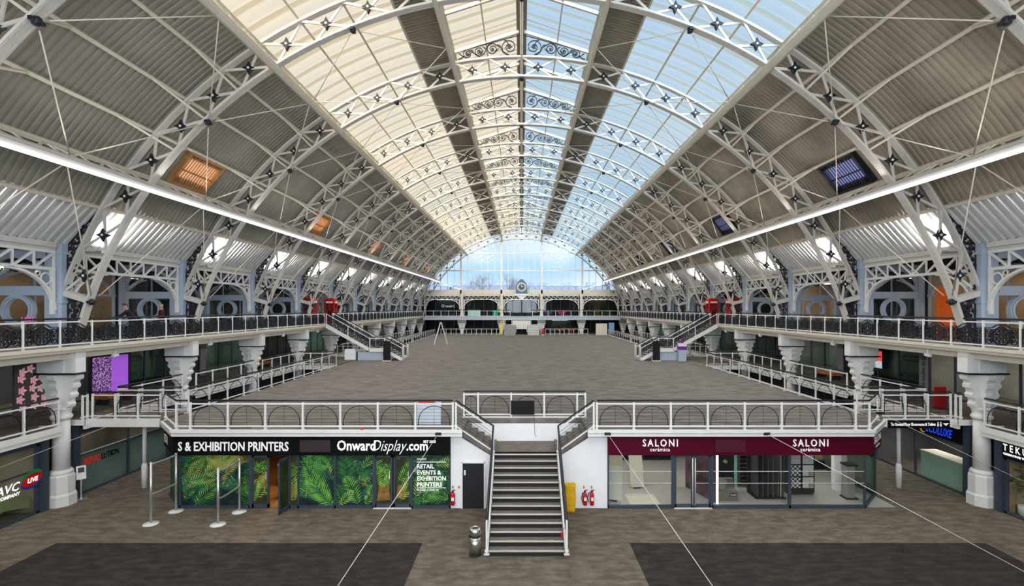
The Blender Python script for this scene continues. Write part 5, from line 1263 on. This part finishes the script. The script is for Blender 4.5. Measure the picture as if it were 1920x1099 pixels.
# ================================================================ objects on the front wall and floor
def extinguisher(label, x, hose=1):
    tt = thing('fire_extinguisher', label, 'fire extinguisher', (x, 20.17, .16), 'fire extinguishers on the white walls')
    MB().lathe([(.06, 0), (.085, .02), (.085, .42), (.05, .5), (.03, .54)], (0, 0, 0), 16).build('cylinder', 'extred', tt)
    MB().box((-.03, -.03, .53), (.03, .03, .58)).bar((-.04, 0, .58), (.1, 0, .62), .03, .02).build('valve', 'black', tt)
    MB().tube([(.0, -.02, .56), (-.1 * hose, -.03, .5), (-.14 * hose, -.03, .3), (-.1 * hose, -.03, .12)], .018, 6).build('hose', 'black', tt); MB().box((-.05, -.09, .2), (.05, -.08, .34)).build('label', 'wallw', tt)
    MB().box((-.05, .05, .35), (.05, .11, .45)).build('bracket', 'steel', tt)
extinguisher('red fire extinguisher on the white wall left of the black door', px(849, 20.17)); extinguisher('red fire extinguisher on the right white wall, the left of two', px(1097, 20.17)); extinguisher('red fire extinguisher on the right white wall, the right of two with looped hose', px(1110, 20.17), 1.3)
for p, nm in ((850.5, 'left one beside the black door'), (862, 'next to the black door frame'), (1096, 'above the left extinguisher of the pair'), (1110.5, 'above the right extinguisher of the pair')):
    tt = thing('safety_sign', 'small red and white safety sign, %s' % nm, 'sign', (px(p, 20.26), 20.26, .86)); MB().box((-.07, -.01, -.06), (.07, .01, .06)).build('plate', 'wallw', tt); MB().box((-.06, -.014, -.05), (.0, -.011, .05)).build('symbol', 'orange', tt)
# yellow cloth bag
tt = thing('cloth_bag', 'yellow cloth bin bag hanging beside the front stairs', 'bag', (px(1068, 20.05), 20.03, 0)); m = MB(); rb = random.Random(4); nx, nz2 = 10, 12; b0_ = 0
prof = []
for j in range(nz2 + 1):
    z = 1.05 * j / nz2; k = len(m.v)
    for i in range(24):
        a = 2 * pi * i / 24; sx2 = .215 * (1 + .05 * sin(a * 5 + j * .9) + .03 * sin(a * 9 - j)); r = (abs(cos(a)) ** 4 + abs(sin(a)) ** 4) ** -.25
        m.v.append((sx2 * r * cos(a) * (1 - .06 * sin(j * .8)), sx2 * .8 * r * sin(a), z + .025 * sin(a * 3 + j) * (j > 0)))
for j in range(nz2):
    for i in range(24): m.face([j * 24 + i, j * 24 + (i + 1) % 24, (j + 1) * 24 + (i + 1) % 24, (j + 1) * 24 + i], True)
m.face(list(range(24))[::-1]); m.face([nz2 * 24 + i for i in range(24)]); m.build('sack', 'yellow', tt); MB().tube([(.23 * cos(i * pi / 12), .19 * sin(i * pi / 12), 1.03) for i in range(24)], .02, 5, True).build('rim', 'yellow', tt)
# bin
tt = thing('litter_bin', 'stainless steel litter bin standing left of the front stairs', 'bin', (px(890, 16.3), 16.45, 0))
MB().lathe([(.20, 0), (.20, .04)], (0, 0, 0), 28).build('base', 'black', tt); MB().lathe([(.195, .04), (.195, .62)], (0, 0, 0), 32).build('body', 'steel', tt)
MB().lathe([(.2, .615), (.205, .64), (.205, .67), (.19, .69)], (0, 0, 0), 28).build('band', 'black', tt)
m = MB(); pr = [(.19, .69), (.205, .72), (.2, .80), (.175, .865), (.13, .90), (.105, .895), (.10, .86)]; n = 28; b_ = 0
for r, z in pr:
    for i in range(n): m.v.append((r * cos(2 * pi * i / n), r * sin(2 * pi * i / n), z))
for j in range(len(pr) - 1):
    for i in range(n): m.face([j * n + i, j * n + (i + 1) % n, (j + 1) * n + (i + 1) % n, (j + 1) * n + i], True)
m.build('lid', 'steel', tt); MB().lathe([(.10, .80), (.10, .845)], (0, 0, 0), 20).build('opening', 'black', tt)
m = MB(); m.lathe([(.205, .50), (.225, .55), (.215, .615)], (0, 0, 0), 24); m.build('bag_edge', glass('clear_plastic_bag', (.85, .86, .87), .15, rough=.3), tt)
# barriers
def barrier(label, p0, b0, p1, b1, h, sag):
    (xa, ya), (xb, yb) = at_floor(p0, b0), at_floor(p1, b1); tt = thing('queue_barrier', label, 'barrier', (xa, ya, 0), 'barriers in front of the print shop'); d = (xb - xa, yb - ya)
    for q, hh_ in ((0, h), (1, h)):
        MB().lathe([(.27, 0), (.26, .03), (.08, .05), (.05, .06)], (d[0] * q, d[1] * q, 0), 24).build('base', 'white', tt); MB().lathe([(.045, .05), (.045, hh_)], (d[0] * q, d[1] * q, 0), 12).build('post', 'alu', tt)
    for z in (h - .07, h * .48):
        MB().tube([(d[0] * i / 8, d[1] * i / 8 - sag * sin(pi * i / 8), z - .15 * sag * sin(pi * i / 8)) for i in range(9)], .035, 8).build('rail', 'alu', tt)
barrier('silver barrier of two posts with white bases, the left one', 283, 983, 330, 959, 2.32, .12)
barrier('silver barrier of two posts with bowed rails, the right one', 409, 984, 449, 960, 2.12, .35)
# sign stand
x, y = at_floor(152, 936); tt = thing('sign_stand', 'small white sign stand by the left column', 'sign', (x, y, 0), None, .8)
MB().box((-.2, -.16, 0), (.2, .16, .03)).build('base', 'alu', tt); MB().bar((0, 0, .03), (0, 0, 1.0), .05, .05).build('post', 'alu', tt); MB().bar((0, -.06, .85), (0, .06, 1.4), .32, .03, (0, 1, 0)).build('plate', 'white', tt); MB().bar((0, -.05, 1.15), (0, .02, 1.33), .2, .035, (0, 1, 0)).build('notice', 'black', tt)
# screen hung on the landing railing
tt = thing('flat_screen', 'black flat screen hung on the railing above the stair landing', 'screen', (px(980, 22.0), 22.02, 3.72)); MB().box((-.52, 0, -.31), (.52, .06, .31)).build('housing', 'black', tt); MB().box((-.50, -.006, -.29), (.50, 0, .29)).build('display', 'screen', tt); MB().tube([(.45, .07, -.3), (.52, .06, -.6), (.54, .06, -1.2), (.6, .05, -1.3)], .008, 5).build('cable', 'black', tt)
# glass board leaning behind the left rail
tt = thing('sign_board', 'pale board with red logo strip standing behind the left platform railing', 'board', (px(805, 20.9), 20.75, ZP)); MB().bar((0, 0, .02), (0, .12, 1.02), 1.0, .04, (0, 1, 0)).build('board', mat('pale_blue_board', (.50, .55, .62), .4), tt); MB().bar((-.1, .07, .9), (-.1, .085, .99), .7, .05, (0, 1, 0)).build('strip', 'red', tt)
# cables
def cable(label, p, q, r=.011):
    tt = thing('cable', label, 'cable', p); m = MB(); d = sub(q, p); m.tube([(0, 0, 0), d], r, 6).build('wire', 'white', tt); MB().box((-.12, -.06, -.05), (.12, .05, .06)).build('clamp', 'iron', tt)
cable('white cable from the platform edge over the print shop to the floor', (px(822, 19.85), 19.85, 3.12), (px(612, 13.6), 13.6, .09))
cable('white cable from the platform edge over the left end of the tile shop', (px(1139, 19.85), 19.85, 3.12), (px(1350, 13.9), 13.9, .09))
cable('white cable from the platform edge sloping to the lower right', (px(1437, 19.85), 19.85, 3.12), (px(1960, 14.6), 14.6, .09))
for s, p0, y0, p1, y1 in ((-1, -40, 892, 300, 762), (1, 1650, 775, 1960, 922)):
    ya, yb = (17.5, 22.2) if s < 0 else (21.0, 17.8)
    cable('thin grey wire crossing in front of the %s column' % SIDE[s], (px(p0, ya), ya, EYE - (y0 - VY) * ya / F), (px(p1, yb), yb, EYE - (y1 - VY) * yb / F), .006)
# ================================================================ ground floor shops at the sides
for s in (-1, 1):
    n = SIDE[s]
    for k in range(-1, 10):
        o = ORD[k + 1]; front = k in (-1, 0)
        cb = [(.16, .13, .10), (.30, .22, .13), (.12, .12, .12), (.34, .28, .2)][(k + (s > 0) * 2) % 4]
        if s < 0 and k == -1: cb = (.22, .19, .14)
        u_ = unit(s, k, 'ground_shop', 'glass shop on the ground floor %s, %s bay from the front' % (n, o), 'shop front', 'ground floor shops on the %s' % n, 19.08, 0, 2.2 if not (s < 0 and front) else 2.75, 3.2, cb,
             'lamp' if front or k % 2 else 'lampwarm', 'clear', 2 if front else 4, fascia=('signblack', .7) if not (s < 0 and front) else ('slate', .15), rail=s < 0 and front, y0=.87, y1=BAY - .87)
        struct(MB().box((18.98, Yk(k) + BAY - .86, 0), (19.3, Yk(k) + BAY - .56, ZM - .23)).box((18.98, Yk(k) + .56, 0), (19.3, Yk(k) + .86, ZM - .23)).build('trim_%s_shop' % n, 'slate', flip=s < 0))
        struct(MB().box((20.1, Yk(k) - .12, 0), (22.2, Yk(k) + .12, ZM - .23)).box((20.04, Yk(k) - .6, 0), (20.1, Yk(k) + .6, ZM - .23)).build('wall_%s_shop' % n, 'walld', flip=s < 0))
def sidetext(s_, s, x, ya, z, cap, width, mt, label=None, shear=0, par=None, bold=.008):
    """lettering on a side wall, running left to right as seen from the hall"""
    q = txt(s_, cap / .7, None, mt, (0, 0, 0), d=.008, shear=shear, bold=bold); xs = [v.co.x for v in q.data.vertices]; a = min(xs); k = width / (max(xs) - a)
    for v in q.data.vertices: v.co = (s * x + (-s) * (-v.co.y if False else 0) , ya - s * (v.co.x - a) * k, z + v.co.z)
    # give it thickness towards the hall
    return q
def side_sign(name, label, s, items, loc):
    tt = thing(name, label, 'sign', loc)
    for (s_, x, ya, z, cap, w, mt, sh) in items:
        q = sidetext(s_, s, x, ya, z, cap, w, mt, shear=sh); q.parent = tt
        for v in q.data.vertices: v.co = sub(v.co, loc)
    return tt
def ellipse(parent, s, x, y, z, a, b, rot, mt, nm):
    MB().prism([(a * cos(t_ * pi / 12) * cos(rot) - b * sin(t_ * pi / 12) * sin(rot), a * cos(t_ * pi / 12) * sin(rot) + b * sin(t_ * pi / 12) * cos(rot)) for t_ in range(24)], (x, y, z), (0, -s, 0), (0, 0, 1), .01).build(nm, mt, parent)
tt = side_sign('window_logo', 'white and red lettering on the left front shop window', -1, [('AVC', 19.04, 18.12, 1.22, .30, .92, 'text', .25), ('COMPANY', 19.04, 18.2, 1.02, .12, .85, 'text', .2), ('LIVE', 18.955, 19.24, 1.36, .17, .42, 'text', .1)], (-19.0, 18.5, 1.0))
ellipse(tt, -1, .0, .95, .52, .43, .27, .28, mat('logo_green', (.01, .28, .06), .5), 'green_oval'); ellipse(tt, -1, .012, .93, .38, .43, .25, .22, mat('logo_blue', (.01, .04, .35), .5), 'blue_oval'); ellipse(tt, -1, .024, .94, .45, .42, .22, .25, 'red', 'red_oval')
side_sign('window_logo', 'red and black lettering on the window behind the left column', -1, [('REVO', 19.04, 21.85, 1.25, .26, .85, mat('window_red', (.7, .03, .03), .5, emit=(1, .05, .04), es=.15), .1), ('LUTION', 19.04, 22.72, 1.25, .26, 1.0, mat('window_grey', (.5, .45, .44), .5), .1)], (-19.0, 22.5, 1.0))
MB().box((-19.26, 21.65, 0.0), (-19.20, 27.1, 1.75)).build('x', tone((.20, .27, .25))); o_ = bpy.data.objects['x']; o_.name = 'frosted_screen'; tag(o_, 'grey green frosted screen behind the left shop window beyond the column', 'screen')
tt = side_sign('shop_sign', 'blue slanted lettering with orange crescent on the black right fascia', 1, [('ECOLUXE', 18.99, 23.55, 2.33, .36, 1.45, mat('sign_blue', (.02, .09, .55), .4, emit=(.03, .12, .8), es=.5), .3)], (18.96, 23.0, 2.3))
ellipse(tt, 1, .02, .72, .2, .2, .28, 0, mat('sign_orange', (.85, .32, .02), .4, emit=(.9, .35, .03), es=.3), 'orange_crescent'); ellipse(tt, 1, .01, .65, .2, .16, .22, 0, 'signblack', 'crescent_cut')
side_sign('shop_sign', 'white spaced lettering on the black fascia at the right edge', 1, [('T E K U C', 18.99, 19.78, 2.50, .26, 1.25, 'text', 0), ('CREATIVE TENSION', 18.99, 19.78, 2.34, .07, 1.4, 'text', 0)], (18.96, 19.5, 2.3))
tt = thing('hanging_sign', 'black direction sign to showrooms and toilets under the right bridge', 'sign', (17.0, 21.4, 2.97)); MB().box((-1.35, -.04, 0), (1.25, .04, .33)).build('board', 'signblack', tt)
fit('To Ground Floor Showrooms & Toilets', -1.28, .62, -.055, .11, .13, par=tt, bold=.002)
m = MB()
for x in (.74, .86): m.box((x - .03, -.05, .08), (x + .03, -.042, .2)).prism([(x - .02, .22), (x + .02, .22), (x + .02, .27), (x - .02, .27)], (0, -.046, 0), (1, 0, 0), (0, 0, 1), .008)
m.build('toilet_symbol', 'text', tt); MB().prism([(.95, .22), (1.2, .22), (1.075, .1)], (0, -.046, 0), (1, 0, 0), (0, 0, 1), .008).build('arrow', 'text', tt)
tt = thing('reception_counter', 'pale green glass fronted counter in the right ground floor shop', 'counter', (19.45, 22.95, 0)); MB().box((-.18, -1.25, 0.02), (.0, 1.25, 1.22)).build('front', mat('pale_green_glass_panel', (.36, .52, .43), .25), tt); MB().box((-.2, -1.3, 1.22), (.6, 1.3, 1.28)).build('top', 'tilebeige', tt)
tt = thing('potted_plant', 'bushy green plant in a white pot inside the right front shop window', 'plant', (19.62, 19.5, 0)); MB().lathe([(.17, 0), (.23, .05), (.25, .38), (.22, .4)], (0, 0, 0), 20).build('pot', 'potw', tt); MB().tube([(0, 0, .3), (.03, 0, .7), (-.02, .03, 1.1), (0, 0, 1.5)], .035, 6).build('stem', 'wood', tt)
m = MB(); rp = random.Random(2)
for i in range(240):
    a, b = rp.uniform(0, 2 * pi), rp.uniform(-1, 1); r = .40 * rp.random() ** .4; c = (r * cos(a) * sqrt(1 - b * b), r * sin(a) * sqrt(1 - b * b), 1.35 + .62 * b * rp.random() ** .4); d = nrm((cos(a), sin(a), rp.uniform(-.5, .6))); w_ = nrm(crs(d, (rp.uniform(-1, 1), rp.uniform(-1, 1), 1))); L_ = rp.uniform(.1, .17)
    m.poly([c, V3(V3(c, d, L_ * .5), w_, .035), V3(c, d, L_), V3(V3(c, d, L_ * .5), w_, -.035)])
m.build('foliage', ['leafd'], tt)
tt = thing('sofa', 'olive green rounded sofa behind the left front shop window', 'sofa', (-19.9, 18.3, 0)); sfm = mat('olive_fabric', (.30, .33, .15), .8)
m = MB(); m.v = []; n = 16
P = [((0, -1.6 + 3.2 * i / n, .42 + .3 * sin(pi * i / n)), (1, 0, 0), (0, 0, 1)) for i in range(n + 1)]; m.sweep(P, (.9, .5)).build('backrest', sfm, tt); MB().box((-1.3, -1.4, 0), (-.46, 1.4, .42)).build('seat', sfm, tt)
# ================================================================ features on the middle balconies
tt = thing('flower_panel', 'grey panel with lit pink flowers on the left middle balcony', 'display', (-22.2, 22.7, ZM)); MB().box((-.1, -.75, .05), (.0, .75, 2.35)).build('panel', mat('warm_grey_panel', (.10, .09, .09), .6), tt)
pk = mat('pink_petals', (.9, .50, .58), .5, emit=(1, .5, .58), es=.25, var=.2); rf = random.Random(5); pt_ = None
for i in range(14):
    y, z = -.5 + (i % 3) * .48 + rf.uniform(-.1, .1), .3 + (i // 3) * .42 + rf.uniform(-.08, .08); m = MB()
    for j in range(5):
        a = j * 2 * pi / 5; d = (cos(a), sin(a)); w_ = (-sin(a), cos(a)); m.poly([(0, 0, 0), (.05, d[0] * .12 + w_[0] * .07, d[1] * .12 + w_[1] * .07), (.09, d[0] * .22, d[1] * .22), (.05, d[0] * .12 - w_[0] * .07, d[1] * .12 - w_[1] * .07)])
    if pt_ is None: pt_ = m.build('flower', pk, tt); pt_.location = (.02, y, z)
    else: put(pt_, tt, (.02, y, z))
tt = thing('purple_display', 'glowing purple window with sequin curtain on the left middle balcony', 'display', (-22.15, 27.0, ZM)); MB().box((-.12, -1.25, 0), (0, 1.3, 2.3)).box((.0, -1.3, 2.2), (.08, 1.3, 2.35)).box((0, 1.2, 0), (.08, 1.3, 2.3)).build('frame', 'black', tt)
MB().box((0.0, .0, .1), (.02, 1.2, 2.2)).build('lit_panel', mat('purple_lit_panel', (.4, .15, .6), .5, emit=(.40, .10, .80), es=.6, var=0), tt)
seq = bpy.data.materials.new('purple_sequins'); seq.use_nodes = True; vo = seq.node_tree.nodes.new('ShaderNodeTexVoronoi'); vo.inputs['Scale'].default_value = 16; rr_ = seq.node_tree.nodes.new('ShaderNodeValToRGB'); rr_.color_ramp.elements[0].color = (.9, .6, 1, 1); rr_.color_ramp.elements[0].position = .2; rr_.color_ramp.elements[1].color = (.08, .01, .16, 1); rr_.color_ramp.elements[1].position = .55
tcx = seq.node_tree.nodes.new('ShaderNodeTexCoord'); sb_ = seq.node_tree.nodes['Principled BSDF']; seq.node_tree.links.new(tcx.outputs['Object'], vo.inputs['Vector']); seq.node_tree.links.new(vo.outputs['Distance'], rr_.inputs[0]); seq.node_tree.links.new(rr_.outputs[0], sb_.inputs['Base Color']); seq.node_tree.links.new(rr_.outputs[0], sb_.inputs['Emission Color']); sb_.inputs['Emission Strength'].default_value = .5; M['seq'] = seq
MB().box((.02, -1.15, .1), (.06, .0, 2.2)).build('sequin_curtain', 'seq', tt)
for s, nm in ((-1, 'left'), (1, 'right')):
    yb_ = 22.6 if s < 0 else 23.9
    tt = thing('red_board', 'red printed board standing on the %s middle balcony by the bridge' % nm, 'board', (s * (20.9 if s < 0 else 19.95), yb_, ZM), None, .0); MB().box((-.32 if s < 0 else -.28, -.03, .03), (.32 if s < 0 else .28, .03, 1.02)).build('board', 'red', tt); MB().box((-.25, -.15, 0), (.25, .15, .03)).build('foot', 'black', tt)
def bench(label, x, y, c):
    tt = thing('bench', label, 'bench', (x, y, ZM), 'balcony benches'); MB().box((-.35, -.9, .3), (.35, .9, .48)).build('seat', c, tt)
    for q in (-.75, .75): MB().box((-.3, q - .05, 0), (.3, q + .05, .3)).build('leg', 'black', tt)
bench('brown leather bench on the left balcony behind the nearest bridge', -20.6, 25.4, 'orange'); bench('orange bench on the right middle balcony', 20.8, 34.0, mat('bright_orange', (.75, .18, .02), .5)); bench('brown bench on the left balcony further back', -20.8, 40.0, 'orange')
tt = thing('wall_screen', 'lit screen showing red over white on the right middle balcony', 'screen', (22.3, 31.6, 4.3)); MB().box((0, -.62, 0), (.08, .62, 1.15)).build('housing', 'black', tt); MB().box((-.01, -.58, .5), (0, .58, 1.1)).build('red_area', mat('screen_red', (.6, .05, .05), .4, emit=(.9, .08, .06), es=.7, var=0), tt); MB().box((-.01, -.58, .05), (0, .58, .5)).build('white_area', mat('screen_white', (.6, .6, .65), .4, emit=(.6, .65, .75), es=.6, var=.4, scale=5), tt)
q = txt('THE NEW FO', .34, None, 'slate', (0, 0, 0), d=.006); 
for v in q.data.vertices: x_, z_ = v.co.x, v.co.z; v.co = (22.42, 28.1 - z_, 5.45 - x_ * .95)
q.name = 'pier_lettering'; tag(q, 'vertical dark lettering on a grey pier of the right middle balcony', 'sign')
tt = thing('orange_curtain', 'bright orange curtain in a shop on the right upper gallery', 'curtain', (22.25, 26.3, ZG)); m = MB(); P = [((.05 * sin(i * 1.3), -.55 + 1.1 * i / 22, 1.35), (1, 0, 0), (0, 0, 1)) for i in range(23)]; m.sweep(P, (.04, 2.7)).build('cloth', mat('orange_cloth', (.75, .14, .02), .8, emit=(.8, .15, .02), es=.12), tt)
tt = thing('flat_screen', 'dark wall screen beside the orange curtain', 'screen', (22.1, 24.9, ZG + .9)); MB().box((-.03, -.7, 0), (.05, .7, .85)).box((-.02, -.1, -.9), (.04, .1, 0)).box((-.2, -.4, -.9), (.2, .4, -.86)).build('housing', 'screen', tt)
q = txt('14.01', .26, None, mat('pink_neon', (.9, .05, .3), .4, emit=(1, .05, .35), es=1.2, var=0), (-20.45, 20.45, 7.54), d=.01); MB().box((-20.2, 20.47, ZG), (-20.17, 20.5, 7.54)).build('stand', 'black', q); q.name = 'neon_sign'; tag(q, 'pink lit numerals under the ring at the left edge', 'sign')

for s in (-1, 1):
    railing('short end piece of white railing beside the nearest column at the %s bridge' % SIDE[s], [(s * (XB + .12), 21.26, ZM), (s * (XB + .12), 21.50, ZM)], 'plain', 1)

tt = thing('red_cap', 'small red cap lying on the white platform edge under the left railing', 'cloth', (-6.33, 19.86, ZP - .01 + .025)); MB().lathe([(.05, 0), (.06, .03), (.05, .06)], (0, 0, 0), 12).build('shell', 'red', tt)  # a small red cap, drawn as a squat round shell
tt = thing('loose_cable', 'black cable lying along the left front edge of the platform', 'cable', (-13.3, 20.2, ZP + .012)); rc = random.Random(1)
MB().tube([(.2 * i, .05 * sin(i * 1.3), 0) for i in range(12)] + [(2.3 + .12 * sin(i), .02 + .1 * cos(i), .01) for i in range(7)], .014, 5).build('lead', 'black', tt)
tt = thing('rail_tag', 'small red tag hooked to the right handrail foot of the front stairs', 'tag', (SXR - .06, SY + .05, .62)); MB().box((-.05, -.03, 0), (.03, .03, .14)).build('tag_body', 'extred', tt); MB().tube([(0, 0, .14), (.03, 0, .25), (.10, 0, .30)], .008, 5).build('hook', 'black', tt)
